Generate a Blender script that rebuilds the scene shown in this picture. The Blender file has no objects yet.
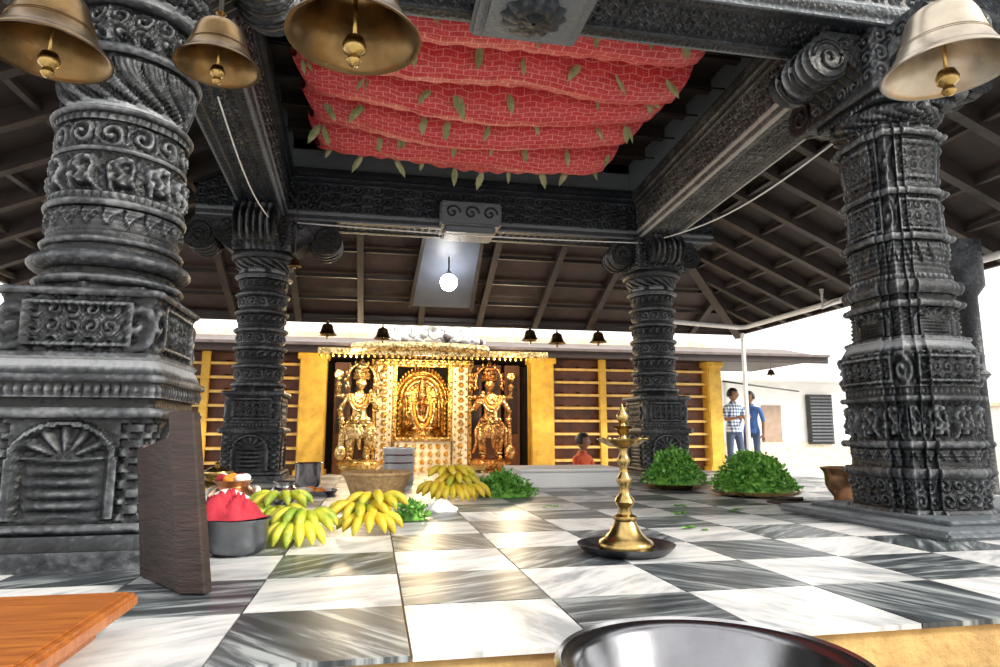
import bpy, bmesh, math, random
import numpy as np
from mathutils import Vector, Matrix, noise
random.seed(7); np.random.seed(7)
D=bpy.data; C=bpy.context
pi=math.pi
# ------------------------------------------------------------------ materials
def new_mat(name):
    m=D.materials.new(name); m.use_nodes=True
    nt=m.node_tree; b=nt.nodes['Principled BSDF']
    return m,nt,b
def ramp(nt,fac,stops):
    r=nt.nodes.new('ShaderNodeValToRGB'); e=r.color_ramp.elements
    while len(e)<len(stops): e.new(0.5)
    for i,(p,c) in enumerate(stops):
        e[i].position=p; e[i].color=(*c,1)
    nt.links.new(fac,r.inputs[0]); return r.outputs[0]
def coords(nt,kind='Object',scale=(1,1,1)):
    t=nt.nodes.new('ShaderNodeTexCoord'); mp=nt.nodes.new('ShaderNodeMapping')
    mp.inputs['Scale'].default_value=scale
    nt.links.new(t.outputs[kind],mp.inputs[0]); return mp.outputs[0]
def noise_n(nt,vec,scale,detail=6,rough=.6,dist=0):
    n=nt.nodes.new('ShaderNodeTexNoise'); n.inputs['Scale'].default_value=scale
    n.inputs['Detail'].default_value=detail; n.inputs['Roughness'].default_value=rough
    n.inputs['Distortion'].default_value=dist
    nt.links.new(vec,n.inputs['Vector']); return n.outputs['Fac']
def madd(nt,a,k,b):
    m=nt.nodes.new('ShaderNodeMath'); m.operation='MULTIPLY_ADD'
    nt.links.new(a,m.inputs[0]); m.inputs[1].default_value=k
    if isinstance(b,(int,float)): m.inputs[2].default_value=b
    else: nt.links.new(b,m.inputs[2])
    return m.outputs[0]
def bump_n(nt,b,h,strength,dist=.02):
    bp=nt.nodes.new('ShaderNodeBump'); bp.inputs['Strength'].default_value=strength
    bp.inputs['Distance'].default_value=dist
    nt.links.new(h,bp.inputs['Height']); nt.links.new(bp.outputs[0],b.inputs['Normal'])
def M(name,c1,c2=None,scale=6,rough=.5,metal=0,bump=0,bscale=30,stretch=(1,1,1),emit=0,trans=0,lo=.35,hi=.65):
    m,nt,b=new_mat(name)
    c2=c2 or tuple(x*.75 for x in c1)
    v=coords(nt,'Object',stretch)
    col=ramp(nt,noise_n(nt,v,scale),[(lo,c1),(hi,c2)])
    nt.links.new(col,b.inputs['Base Color'])
    b.inputs['Roughness'].default_value=rough; b.inputs['Metallic'].default_value=metal
    if bump: bump_n(nt,b,noise_n(nt,v,bscale),bump)
    if emit:
        nt.links.new(col,b.inputs['Emission Color']); b.inputs['Emission Strength'].default_value=emit
    if trans: b.inputs['Transmission Weight'].default_value=trans
    return m
def stone_mat(name,dark,mid,light,bs=.6,vs=46):
    m,nt,b=new_mat(name)
    v=coords(nt)
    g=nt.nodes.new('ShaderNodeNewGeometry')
    vo=nt.nodes.new('ShaderNodeTexVoronoi'); vo.inputs['Scale'].default_value=vs; vo.feature='SMOOTH_F1'
    wv=nt.nodes.new('ShaderNodeVectorMath'); wv.operation='ADD'
    ns=nt.nodes.new('ShaderNodeTexNoise'); ns.inputs['Scale'].default_value=14; nt.links.new(v,ns.inputs['Vector'])
    sc=nt.nodes.new('ShaderNodeVectorMath'); sc.operation='SCALE'; sc.inputs['Scale'].default_value=.05
    nt.links.new(ns.outputs['Color'],sc.inputs[0]); nt.links.new(v,wv.inputs[0]); nt.links.new(sc.outputs[0],wv.inputs[1])
    nt.links.new(wv.outputs[0],vo.inputs['Vector'])
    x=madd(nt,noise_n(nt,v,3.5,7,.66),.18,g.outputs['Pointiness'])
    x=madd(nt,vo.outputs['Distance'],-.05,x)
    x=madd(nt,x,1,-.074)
    col=ramp(nt,x,[(.470,dark),(.525,mid),(.605,light)])  # crevice shade put into the colour as dark tones; worn edges lighter
    nt.links.new(col,b.inputs['Base Color'])
    b.inputs['Roughness'].default_value=.48; b.inputs['Specular IOR Level'].default_value=.4
    h=madd(nt,vo.outputs['Distance'],-1.6,noise_n(nt,v,60,4))
    bump_n(nt,b,h,bs,.010)
    return m
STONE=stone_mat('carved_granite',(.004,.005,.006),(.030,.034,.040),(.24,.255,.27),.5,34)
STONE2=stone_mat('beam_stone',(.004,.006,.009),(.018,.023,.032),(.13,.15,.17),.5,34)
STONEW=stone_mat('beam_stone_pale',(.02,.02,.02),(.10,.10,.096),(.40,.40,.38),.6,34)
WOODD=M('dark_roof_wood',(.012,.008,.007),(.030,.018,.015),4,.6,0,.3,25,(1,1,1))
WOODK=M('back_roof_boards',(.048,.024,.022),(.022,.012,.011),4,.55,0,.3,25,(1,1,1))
RAFT=M('rafter_wood',(.036,.026,.024),(.014,.010,.009),4,.5,0,.3,25)
GREYB=M('grey_eave_metal',(.17,.135,.13),(.10,.075,.07),4,.5)
WOODO=M('orange_wood',(.40,.13,.020),(.24,.065,.012),5,.3,0,.1,10,(1,10,1))
WOODB=M('brown_wood',(.036,.017,.013),(.014,.008,.007),6,.45,0,.3,12,(1,1,5))
SLATB=M('slat_backing_wood',(.17,.06,.025),(.08,.028,.016),3,.5)
SLATR=M('slat_rail_wood',(.55,.27,.08),(.36,.14,.04),5,.4)
LIPY=M('slat_lip_yellow',(.80,.55,.16),(.62,.36,.08),5,.4)
YEL=M('yellow_painted_pillar',(.80,.50,.06),(.58,.32,.035),5,.45,0,.2,20)
OCH=M('ochre_plaster',(.56,.38,.15),(.32,.20,.08),7,.8,0,.4,40)
CREAM=M('cream_plaster',(.8,.74,.6),(.62,.52,.36),9,.6,0,.3,40)
WHITE=M('white_plaster',(.86,.86,.84),(.76,.76,.75),2,.7)
GROUND=M('outside_paving',(.62,.60,.56),(.5,.48,.45),3,.8,0,.2,30)
def gold(name,c1,c2,c3,vs=26):
    m,nt,b=new_mat(name); v=coords(nt)
    vo=nt.nodes.new('ShaderNodeTexVoronoi'); vo.inputs['Scale'].default_value=vs; nt.links.new(v,vo.inputs['Vector'])
    x=madd(nt,vo.outputs['Distance'],.6,noise_n(nt,v,9,6))
    nt.links.new(ramp(nt,x,[(.45,c1),(.78,c2),(1.05,c3)]),b.inputs['Base Color'])
    b.inputs['Metallic'].default_value=1; b.inputs['Roughness'].default_value=.32
    bump_n(nt,b,vo.outputs['Distance'],.6,.02); return m
GOLD=gold('embossed_gold',(.92,.64,.22),(.75,.45,.12),(.25,.12,.03))
GOLDC=gold('embossed_copper_gold',(.82,.47,.20),(.55,.28,.10),(.18,.08,.03))
GOLDW=gold('embossed_pale_gold',(.92,.78,.48),(.74,.56,.26),(.28,.16,.05))
BRASS=M('aged_brass',(.52,.37,.14),(.28,.19,.07),12,.27,1,.06,30)
BELLM=M('bell_bronze',(.26,.17,.075),(.09,.055,.026),4,.30,1,.10,20)
BELLP=M('bell_pale_bronze',(.52,.46,.38),(.26,.22,.17),4,.32,1,.08,20)
COPPER=M('copper',(.62,.36,.2),(.35,.17,.09),5,.3,1,.1,15)
STEEL=M('steel',(.62,.62,.63),(.42,.42,.44),5,.22,1)
PAN=M('pan_steel',(.30,.31,.33),(.20,.20,.22),3,.22,1,.05,8)
ALU=M('dull_aluminium',(.16,.16,.175),(.09,.09,.10),5,.42,1,.1,12)
ALUP=M('aluminium_pot',(.24,.25,.27),(.13,.14,.155),5,.4,.9,.15,14)
REDC=M('red_fabric',(.50,.025,.045),(.28,.012,.025),6,.8,0,.3,20)
PVC=M('white_pvc',(.8,.8,.8),(.7,.7,.7),4,.4)
BLACK=M('black_iron',(.02,.02,.02),(.04,.035,.03),5,.5)
LEAFD=M('mango_leaf_green',(.20,.30,.12),(.44,.50,.28),9,.45)
GREEN2=M('herb_green',(.05,.22,.02),(.26,.56,.10),22,.5,lo=.40,hi=.60)
WICK=M('wicker',(.62,.42,.20),(.36,.21,.09),30,.7,0,.4,60)
SKIN=M('skin',(.33,.17,.10),(.26,.13,.08),6,.55)
HAIR=M('black_hair',(.012,.01,.01),(.03,.025,.02),20,.5)
BLUE=M('blue_cotton',(.06,.16,.42),(.04,.10,.3),6,.8)
DENIM=M('dark_trousers',(.05,.08,.16),(.07,.10,.18),10,.8)
ORANGE=M('saffron_cotton',(.8,.16,.04),(.6,.08,.03),6,.8)
DARKIN=M('shrine_dark',(.05,.03,.02),(.02,.013,.01),4,.6)
PORC=M('white_floral',(.88,.88,.85),(.75,.75,.72),10,.6,0,.3,20)
EYEW=M('eye_white',(.85,.85,.82)); LIP=M('lips',(.3,.1,.08))
FLOWR=M('marigold',(.9,.45,.03),(.8,.15,.02),40,.7,0,.5,60)

def marble(name,stops,sx,sy,rough):
    m,nt,b=new_mat(name)
    v=coords(nt,'UV',(sx,sy,1))
    n=noise_n(nt,v,1.0,7,.62,.55)
    v2=coords(nt,'UV',(sx*3,sy*3.2,1))
    x=madd(nt,noise_n(nt,v2,1.0,5,.6,.3),.35,n)
    col=ramp(nt,x,stops)
    nt.links.new(col,b.inputs['Base Color']); b.inputs['Roughness'].default_value=rough
    b.inputs['Specular IOR Level'].default_value=.32
    return m
TW=marble('white_marble',[(.52,(.27,.29,.31)),(.63,(.50,.51,.52)),(.76,(.66,.665,.66))],.55,2.0,.33)
TD=marble('dark_marble',[(.54,(.026,.032,.037)),(.68,(.075,.088,.097)),(.80,(.32,.35,.36))],.5,4.2,.33)

def cloth_mat():
    m,nt,b=new_mat('red_printed_silk')
    v=coords(nt,'UV')
    br=nt.nodes.new('ShaderNodeTexBrick'); br.inputs['Scale'].default_value=1; br.offset=.5
    br.inputs['Brick Width'].default_value=.11; br.inputs['Row Height'].default_value=.075
    br.inputs['Mortar Size'].default_value=.008; br.inputs['Mortar Smooth'].default_value=1.0
    br.inputs['Color1'].default_value=(.62,.04,.055,1); br.inputs['Color2'].default_value=(.52,.028,.045,1)
    br.inputs['Mortar'].default_value=(.76,.27,.23,1)
    nt.links.new(v,br.inputs['Vector'])
    vo=nt.nodes.new('ShaderNodeTexVoronoi'); vo.inputs['Scale'].default_value=42; vo.inputs['Randomness'].default_value=.35
    nt.links.new(v,vo.inputs['Vector'])
    f=ramp(nt,vo.outputs['Distance'],[(.15,(.6,.6,.6)),(.28,(0,0,0))])
    mx=nt.nodes.new('ShaderNodeMixRGB'); nt.links.new(f,mx.inputs[0])
    nt.links.new(br.outputs['Color'],mx.inputs[1]); mx.inputs[2].default_value=(.82,.38,.28,1)
    nt.links.new(mx.outputs[0],b.inputs['Base Color']); b.inputs['Roughness'].default_value=.5
    return m
CLOTH=cloth_mat()
def banana_mat(name,stops):
    m,nt,b=new_mat(name)
    v=coords(nt)
    col=ramp(nt,noise_n(nt,v,9,5,.6),stops)
    nt.links.new(col,b.inputs['Base Color']); b.inputs['Roughness'].default_value=.45
    return m
BAN=banana_mat('banana_skin',[(.34,(.30,.38,.03)),(.45,(.68,.54,.035)),(.62,(.78,.55,.045)),(.72,(.42,.24,.04))])
BANG=banana_mat('green_banana_skin',[(.38,(.22,.34,.03)),(.52,(.54,.54,.045)),(.7,(.74,.58,.05))])
def plaid():
    m,nt,b=new_mat('plaid_shirt')
    v=coords(nt)
    outs=[]
    for d in ('X','Z'):
        w=nt.nodes.new('ShaderNodeTexWave'); w.bands_direction=d; w.inputs['Scale'].default_value=4.5
        nt.links.new(v,w.inputs['Vector']); outs.append(w.outputs['Fac'])
    x=madd(nt,outs[0],.5,0.0); x=madd(nt,outs[1],.5,x)
    col=ramp(nt,x,[(.2,(.05,.12,.3)),(.5,(.35,.45,.6)),(.8,(.8,.82,.85))])
    nt.links.new(col,b.inputs['Base Color']); b.inputs['Roughness'].default_value=.8
    return m
PLAID=plaid()
# ------------------------------------------------------------------ builders
def link(o,parent=None):
    C.scene.collection.objects.link(o)
    if parent: o.parent=parent
    return o
def group(name,loc=(0,0,0),rot=0):
    e=D.objects.new(name,None); e.empty_display_size=.05; e.location=loc; e.rotation_euler=(0,0,rot)
    return link(e)
def mesh(name,V,F,mat,parent=None,smooth=True,loc=(0,0,0)):
    me=D.meshes.new(name); me.from_pydata([tuple(map(float,v)) for v in V],[],[tuple(f) for f in F]); me.update()
    if smooth: me.polygons.foreach_set('use_smooth',[True]*len(me.polygons))
    mats=mat if isinstance(mat,list) else [mat]
    for k in mats: me.materials.append(k)
    o=D.objects.new(name,me); o.location=loc
    return link(o,parent)
def box(name,x0,x1,y0,y1,z0,z1,mat,parent=None,bev=.008):
    cx,cy,cz=(x0+x1)/2,(y0+y1)/2,(z0+z1)/2
    bm=bmesh.new(); bmesh.ops.create_cube(bm,size=1)
    for v in bm.verts: v.co=Vector((v.co.x*(x1-x0),v.co.y*(y1-y0),v.co.z*(z1-z0)))
    if bev: bmesh.ops.bevel(bm,geom=bm.edges[:],offset=bev,segments=2,affect='EDGES')
    me=D.meshes.new(name); bm.to_mesh(me); bm.free(); me.materials.append(mat)
    o=D.objects.new(name,me); o.location=(cx,cy,cz); return link(o,parent)
def lathe(name,prof,mat,parent=None,loc=(0,0,0),n=48,smooth=True,flute=None,close=True):
    V=[];F=[]
    for i,(r,z) in enumerate(prof):
        for k in range(n):
            t=2*pi*k/n; rr=max(r,.0004)
            if flute: rr*=1+flute[0]*math.cos(flute[1]*t)
            V.append((rr*math.cos(t),rr*math.sin(t),z))
    for i in range(len(prof)-1):
        for k in range(n):
            a=i*n+k;b=i*n+(k+1)%n
            F.append((a,b,b+n,a+n))
    o=mesh(name,V,F,mat,parent,smooth,loc)
    if smooth:
        try: o.data.set_sharp_from_angle(angle=math.radians(50))
        except Exception: pass
    return o
def tube(name,pts,r,mat,parent=None,loc=(0,0,0),taper=None,n=8,closed=False):
    pts=[Vector(p) for p in pts]; V=[];F=[]
    N=len(pts); up=Vector((0,0,1))
    for i,p in enumerate(pts):
        d=(pts[min(i+1,N-1)]-pts[max(i-1,0)]).normalized()
        s=d.cross(up)
        if s.length<.05: s=d.cross(Vector((0,1,0)))
        s.normalize(); u=s.cross(d)
        rr=r*(taper[i] if taper else 1)
        for k in range(n):
            t=2*pi*k/n; V.append(p+s*rr*math.cos(t)+u*rr*math.sin(t))
    for i in range(N-1):
        for k in range(n):
            a=i*n+k;b=i*n+(k+1)%n; F.append((a,b,b+n,a+n))
    F.append(tuple(range(n-1,-1,-1))); F.append(tuple((N-1)*n+k for k in range(n)))
    return mesh(name,V,F,mat,parent,True,loc)
def ellips(name,c,r,mat,parent=None,n=20):
    bm=bmesh.new(); bmesh.ops.create_uvsphere(bm,u_segments=n,v_segments=n//2+2,radius=1)
    for v in bm.verts: v.co=Vector((v.co.x*r[0],v.co.y*r[1],v.co.z*r[2]))
    for f in bm.faces: f.smooth=True
    me=D.meshes.new(name); bm.to_mesh(me); bm.free(); me.materials.append(mat)
    o=D.objects.new(name,me); o.location=c; return link(o,parent)
def obox(name,p0,p1,w,h,mat,parent=None):
    p0=Vector(p0);p1=Vector(p1); d=(p1-p0).normalized(); s=d.cross(Vector((0,0,1))).normalized(); u=s.cross(d)
    V=[]
    for p in (p0,p1):
        for a,b in ((-1,0),(1,0),(1,-1),(-1,-1)): V.append(p+s*a*w/2+u*b*h)
    F=[(0,1,2,3),(7,6,5,4),(0,4,5,1),(1,5,6,2),(2,6,7,3),(3,7,4,0)]
    return mesh(name,V,F,mat,parent,False)
# ---- carving patterns
def scrollp(u,v,c):
    a=(u/c)%1*2-1; b=(v/c)%1*2-1
    r=np.hypot(a,b); an=np.arctan2(b,a)*np.where(np.floor(u/c)%2==0,1,-1)
    return np.where(r<1,np.cos(an+r*9)*(1-.5*r),.4*np.sin(a*9)*np.cos(b*9))
def carve(kind,u,v,W,H):
    if kind is None: return np.zeros_like(u)
    if kind=='scroll':
        c=H if H<.16 else (H/2 if H<.26 else H/3)
        return scrollp(u,v,c)
    if kind=='beads':
        c=.035; return np.abs(np.sin(pi*u/c))*np.abs(np.sin(pi*v/H))*2-1
    if kind=='petal':
        c=.11; a=np.abs(((u/c)%1)*2-1); t=v/H
        return np.where(a<(.25+.75*np.sqrt(np.clip(t,0,1))),.8-a*a*1.2,-.9)+.25*np.cos(a*14)
    if kind=='fringe':
        c=.08; a=np.abs(((u/c)%1)*2-1); t=v/H
        return np.where((1-t)*1.5<1-a*.9+.0*t,.7,-.6)+.3*np.cos(t*40)
    if kind=='figure':
        c=.155; a=((u/c)%1)*2-1; b=(v/H)*2-1
        body=np.exp(-((a+.18*np.sin(b*5))**2)*9)*(np.abs(b)<.7)
        head=np.exp(-(a**2+((b-.62)*1.5)**2)*22)
        arm=np.exp(-((np.hypot(a,b-.15)-.58)**2)*50)
        leg=np.exp(-((np.abs(a)-.42+.3*b)**2)*40)*(b<0)
        sw=.35*np.sin(a*13+np.sin(b*8)*2)*np.cos(b*11)
        return np.clip(body+head+arm*.8+leg*.8,0,1)*1.8-.8+sw
    return np.zeros_like(u)
def niche(u,t):
    a=np.abs(u)
    cy=.60
    r=np.hypot(u/.52,(t-cy)/.32); an=np.arctan2((t-cy)/.32,u/.52)
    inside=((t>=cy)&(r<1))|((t<cy)&(a<.52)&(t>.05))
    fan=np.where(t>=cy,.5*np.cos(an*12)*np.clip(r*1.5,0,1)-.1, .8*np.abs(np.sin((t)*pi/.11))*(1-(a/.52)**2)-.5)
    rim=((np.abs(r-1.08)<.09)&(t>=cy))|((np.abs(a-.57)<.05)&(t<cy)&(t>.03))
    out=np.where(inside,fan,.1); out=np.where(rim,1.1,out)
    out=np.where(a>.66,.5*np.sign(np.sin(t*40))*np.cos((a-.66)*18),out)
    return out
def panel(u,t,r,H):
    a=np.abs(u)
    frame=((a>.62)&(a<.70)&(t>.12)&(t<.88))|((a<.70)&((np.abs(t-.14)<.045)|(np.abs(t-.86)<.045)))
    ins=scrollp(u*r+10,t*H,.07)
    side=scrollp(u*r*1.0+10.02,t*H,H/1.0)*1.1
    out=np.where(a<.62,ins*.7-.2,side); out=np.where(frame,.9,out)
    return out
def column(name,loc,segs,N=176,arms=None,rot=0,sc=1.0):
    g=group(name,loc,rot)
    th=np.linspace(0,2*pi,N,endpoint=False)
    c=np.abs(np.cos(th)); s=np.abs(np.sin(th)); mx=np.maximum(c,s); mu=np.minimum(c,s)/mx
    S={'o':np.ones(N),'s':np.minimum(1/mx,1.36)}
    S['g']=1/np.cos((th%(pi/4))-pi/8)
    S['c']=np.where(mu<.45,1.0,np.where(mu<.7,.92,.84))/mx
    fu=np.where(c>=s,np.sin(th)/np.maximum(c,1e-6)*np.sign(np.cos(th)),-np.cos(th)/np.maximum(s,1e-6)*np.sign(np.sin(th)))
    rings=[]
    for z0,z1,sh,r0,r1,bul,kind,amp in segs:
        H=z1-z0; n=max(3,int(H/.0085)) if kind else (max(5,int(H/.008)) if bul else 3)
        for i in range(n):
            t=i/(n-1); r=(r0+(r1-r0)*t+bul*math.sin(pi*t))*sc
            R=S[sh]*r
            if kind=='niche': d=niche(fu,np.full(N,t))
            elif kind=='panel': d=panel(fu,np.full(N,t),r,H)
            elif kind:
                U=th*r if sh in 'og' else (fu*r+np.floor((th+pi/4)/(pi/2))*2*r)
                d=carve(kind,U,np.full(N,t*H),2*pi*r,H)*min(1,min(t,1-t)*8)
            else: d=0
            R=R+amp*d
            rings.append((R,z0+H*t))
    V=[]
    for R,z in rings:
        nz=[noise.noise(Vector((math.cos(a)*2.2+loc[0],math.sin(a)*2.2,z*5)))*.006 for a in th[::8]]
        nz=np.interp(np.arange(N),np.arange(0,N+8,8)[:len(nz)+1],nz+[nz[0]])
        X=(R+nz)*np.cos(th);Y=(R+nz)*np.sin(th)
        V+= [(x,y,z) for x,y in zip(X,Y)]
    F=[]
    for i in range(len(rings)-1):
        b0=i*N
        F+=[(b0+k,b0+(k+1)%N,b0+N+(k+1)%N,b0+N+k) for k in range(N)]
    F.append(tuple(range(N-1,-1,-1)))
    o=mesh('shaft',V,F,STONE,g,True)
    try: o.data.set_sharp_from_angle(angle=math.radians(42))
    except Exception: pass
    if arms:
        z0,z1,L,w=arms
        for k,(dx,dy) in enumerate(((1,0),(-1,0),(0,1),(0,-1))):
            corbel('corbel_%d'%(k+1),dx,dy,z0,z1,L,w,g)
    return g
def corbel(name,dx,dy,z0,z1,L,w,g):
    H=z1-z0; R=H*.42; pts=[(0.1,z1),(L,z1)]
    cx,cz=L-R*.2,z0+R*1.05
    for i in range(15):
        a=pi/2*.6-i*(pi*1.25)/14; pts.append((cx+R*math.cos(a),cz+R*math.sin(a)))
    pts+=[(L*.62,z0+H*.25),(L*.45,z0),(0.1,z0)]
    ns=25; V=[];F=[]
    for j in range(ns):
        q=(j/(ns-1)-.5)*w
        k=1+.03*math.cos(j*pi/2)
        for (a,z) in pts:
            aa=a*k if a>.2 else a
            V.append((dx*aa-dy*q,dy*aa+dx*q,z))
    n=len(pts)
    for j in range(ns-1):
        for i in range(n):
            F.append((j*n+i,j*n+(i+1)%n,(j+1)*n+(i+1)%n,(j+1)*n+i))
    F.append(tuple(range(n))); F.append(tuple((ns-1)*n+i for i in range(n-1,-1,-1)))
    mesh(name,V,F,STONE,g,False)
    for sgn in (1,-1):
        P=[]
        for i in range(30):
            a=i/29*3.2*pi; r=R*(.9-.8*i/29); P.append((dx*(cx+r*math.cos(a))-dy*sgn*w/2,dy*(cx+r*math.cos(a))+dx*sgn*w/2,cz+r*math.sin(a)))
        tube(name+'_volute%d'%(1 if sgn>0 else 2),P,.014,STONE,g,n=6)
        for kk in range(3):
            P=[]
            for i in range(16):
                a=i/15*2.4*pi; r=.05*(1-.8*i/15); P.append((dx*(.2+kk*.1+r*math.cos(a))-dy*sgn*w/2,dy*(.2+kk*.1+r*math.cos(a))+dx*sgn*w/2,z1-.08+r*math.sin(a)))
            if .2+kk*.1<L-.1: tube(name+'_curl%d_%d'%(kk,sgn+1),P,.010,STONE,g,n=5)
    for q in (-.3,0,.3):
        P=[]
        for i in range(12):
            a=pi/2*.6-i*(pi*1.2)/11; P.append((dx*(cx+R*math.cos(a))-dy*q*w,dy*(cx+R*math.cos(a))+dx*q*w,cz+R*math.sin(a)))
        tube(name+'_band%d'%int(q*10+4),P,.018,STONE,g,n=6)
def stone_beam(name,p0,p1,w,z0,z1,mat=None,kind='scroll',parent=None,amp=.014):
    mat=mat or STONE2
    p0=Vector((*p0,0));p1=Vector((*p1,0)); L=(p1-p0).length; d=(p1-p0)/L; s=Vector((-d.y,d.x,0))
    cs=[]
    def seg(a,b,nrm,zone,n):
        ln=math.hypot(b[0]-a[0],b[1]-a[1])
        for i in range(n+1):
            t=i/n; cs.append((a[0]+(b[0]-a[0])*t,a[1]+(b[1]-a[1])*t,nrm[0],nrm[1],zone,t*ln,ln,t))
    h=w/2
    seg((-h-.05,z1),(-h-.05,z1-.10),(-1,0),'beads',6)
    seg((-h-.02,z1-.10),(-h-.02,z1-.16),(-1,0),None,2)
    seg((-h,z1-.16),(-h,z0+.08),(-1,0),kind,24)
    seg((-h+.0,z0+.08),(-h+.03,z0),(-1,0),'beads',6)
    seg((-h+.03,z0),(-h+.11,z0),(0,-1),'beads',6)
    seg((-h+.12,z0+.02),(h-.12,z0+.02),(0,-1),kind,24)
    seg((h-.11,z0),(h-.03,z0),(0,-1),'beads',6)
    seg((h-.03,z0),(h,z0+.08),(1,0),'beads',6)
    seg((h,z0+.08),(h,z1-.16),(1,0),kind,24)
    seg((h+.02,z1-.16),(h+.02,z1-.10),(1,0),None,2)
    seg((h+.05,z1-.10),(h+.05,z1),(1,0),'beads',6)
    n=len(cs); m=int(L/.014); us=np.linspace(0,L,m+1)
    cols=[]
    for (o_,z,nx,nz,zone,v,Hz,t) in cs:
        if zone: dsp=carve(zone,us,np.full(m+1,v),L,Hz)*(amp if zone!='beads' else .005)*min(1,min(t,1-t)*8)
        else: dsp=np.zeros(m+1)
        cols.append((o_+nx*dsp,z+nz*dsp))
    V=[]
    for i in range(m+1):
        b=p0+d*us[i]
        for j in range(n):
            oo=cols[j][0][i]; V.append((b.x+s.x*oo,b.y+s.y*oo,cols[j][1][i]))
    F=[]
    for i in range(m):
        for j in range(n):
            F.append((i*n+j,(i+1)*n+j,(i+1)*n+(j+1)%n,i*n+(j+1)%n))
    F.append(tuple(range(n))); F.append(tuple(m*n+j for j in range(n-1,-1,-1)))
    o=mesh(name,V,F,mat,parent,True)
    try: o.data.set_sharp_from_angle(angle=math.radians(40))
    except Exception: pass
    return o
# ------------------------------------------------------------------ floor
G0=-.45
box('ground',-14,22,-6,30,G0-.1,G0,GROUND,None,0)
plat=group('floor')
X0,X1,Y0,Y1=-3.05,5.05,1.6,8.35
box('platform_body',X0,X1,Y0,Y1,G0,-.012,OCH,plat,.0)
T=.45; V=[];F=[];MI=[];UV=[]
ix0=int(math.floor((X0-.1)/T)); ix1=int(math.ceil((X1-.1)/T))
g_=.003
for j in range(0,16):
    for i in range(ix0,ix1):
        xa,xb=max(.10+i*T,X0-.02),min(.10+(i+1)*T,X1+.02); ya,yb=1.58+j*T,min(1.58+(j+1)*T,Y1+.02)
        if xb-xa<.03 or yb-ya<.03: continue
        b=len(V)
        zz=random.uniform(-.0006,.0006)
        V+=[(xa+g_,ya+g_,zz),(xb-g_,ya+g_,zz),(xb-g_,yb-g_,zz),(xa+g_,yb-g_,zz)]
        V+=[(xa+g_,ya+g_,-.013),(xb-g_,ya+g_,-.013),(xb-g_,yb-g_,-.013),(xa+g_,yb-g_,-.013)]
        fs=[(0,1,2,3),(4,5,1,0),(5,6,2,1),(6,7,3,2),(7,4,0,3)]
        F+=[tuple(b+q for q in f) for f in fs]
        dark=((i+j)%2==1)
        MI+=[1 if dark else 0]*5
        an=random.choice([0,1])*pi/2*random.choice([0,1])+random.uniform(-.9,-.1); ox,oy=random.uniform(0,50),random.uniform(0,50)
        sc=random.uniform(3.2,4.6)
        for f in fs:
            for q in f:
                x,y,_=V[b+q]; UV.append((ox+sc*(x*math.cos(an)-y*math.sin(an)),oy+sc*(x*math.sin(an)+y*math.cos(an))))
o=mesh('marble_tiles',V,F,[TW,TD],plat,False)
o.data.polygons.foreach_set('material_index',MI)
uvl=o.data.uv_layers.new(name='UVMap'); uvl.data.foreach_set('uv',[c for p in UV for c in p])
box('ochre_ledge',.1,5.0,.72,1.595,G0,-.13,OCH,None,.02)
# ------------------------------------------------------------------ columns
round_segs=[(0,.07,'s',.40,.40,0,None,0),(.07,.12,'s',.375,.35,0,None,0),
 (.12,.16,'s',.325,.325,.012,None,0),
 (.16,.56,'s',.30,.30,0,'niche',.022),(.56,.60,'s',.33,.33,.012,None,0),(.60,.64,'s',.30,.30,0,None,0),
 (.64,.70,'s',.33,.33,0,'beads',.008),(.70,.73,'s',.34,.34,.008,None,0),(.73,.79,'s',.33,.30,0,None,0),
 (.79,.82,'s',.30,.30,.01,None,0),(.82,1.05,'s',.29,.29,0,'panel',.016),(1.05,1.08,'s',.30,.30,.01,None,0),
 (1.08,1.11,'g',.27,.26,0,None,0),(1.11,1.15,'o',.275,.275,.022,None,0),(1.15,1.18,'o',.255,.255,0,None,0),
 (1.18,1.25,'o',.285,.285,.035,None,0),(1.25,1.28,'o',.26,.26,0,None,0),(1.28,1.31,'o',.27,.27,.012,None,0),
 (1.31,1.44,'o',.26,.26,.008,'fringe',.010),(1.44,1.47,'o',.275,.275,.01,None,0),(1.47,1.50,'o',.27,.27,0,'beads',.006),
 (1.50,1.68,'o',.255,.255,.006,'figure',.020),(1.68,1.70,'o',.265,.265,.006,None,0),(1.70,1.82,'o',.255,.255,.004,'scroll',.016),(1.82,1.85,'o',.27,.27,0,'beads',.006),(1.85,1.88,'o',.275,.275,.014,None,0),
 (1.88,1.91,'o',.235,.235,0,None,0),(1.91,2.12,'o',.235,.275,.012,'petal',.014),(2.12,2.16,'o',.295,.295,.012,None,0),
 (2.16,2.34,'g',.255,.265,.01,'scroll',.014),(2.34,2.39,'o',.30,.30,.025,None,0),(2.39,2.50,'o',.30,.36,.02,'petal',.012),
 (2.50,2.56,'s',.33,.33,.01,None,0),(2.56,2.90,'s',.30,.30,0,'scroll',.012)]
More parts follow.
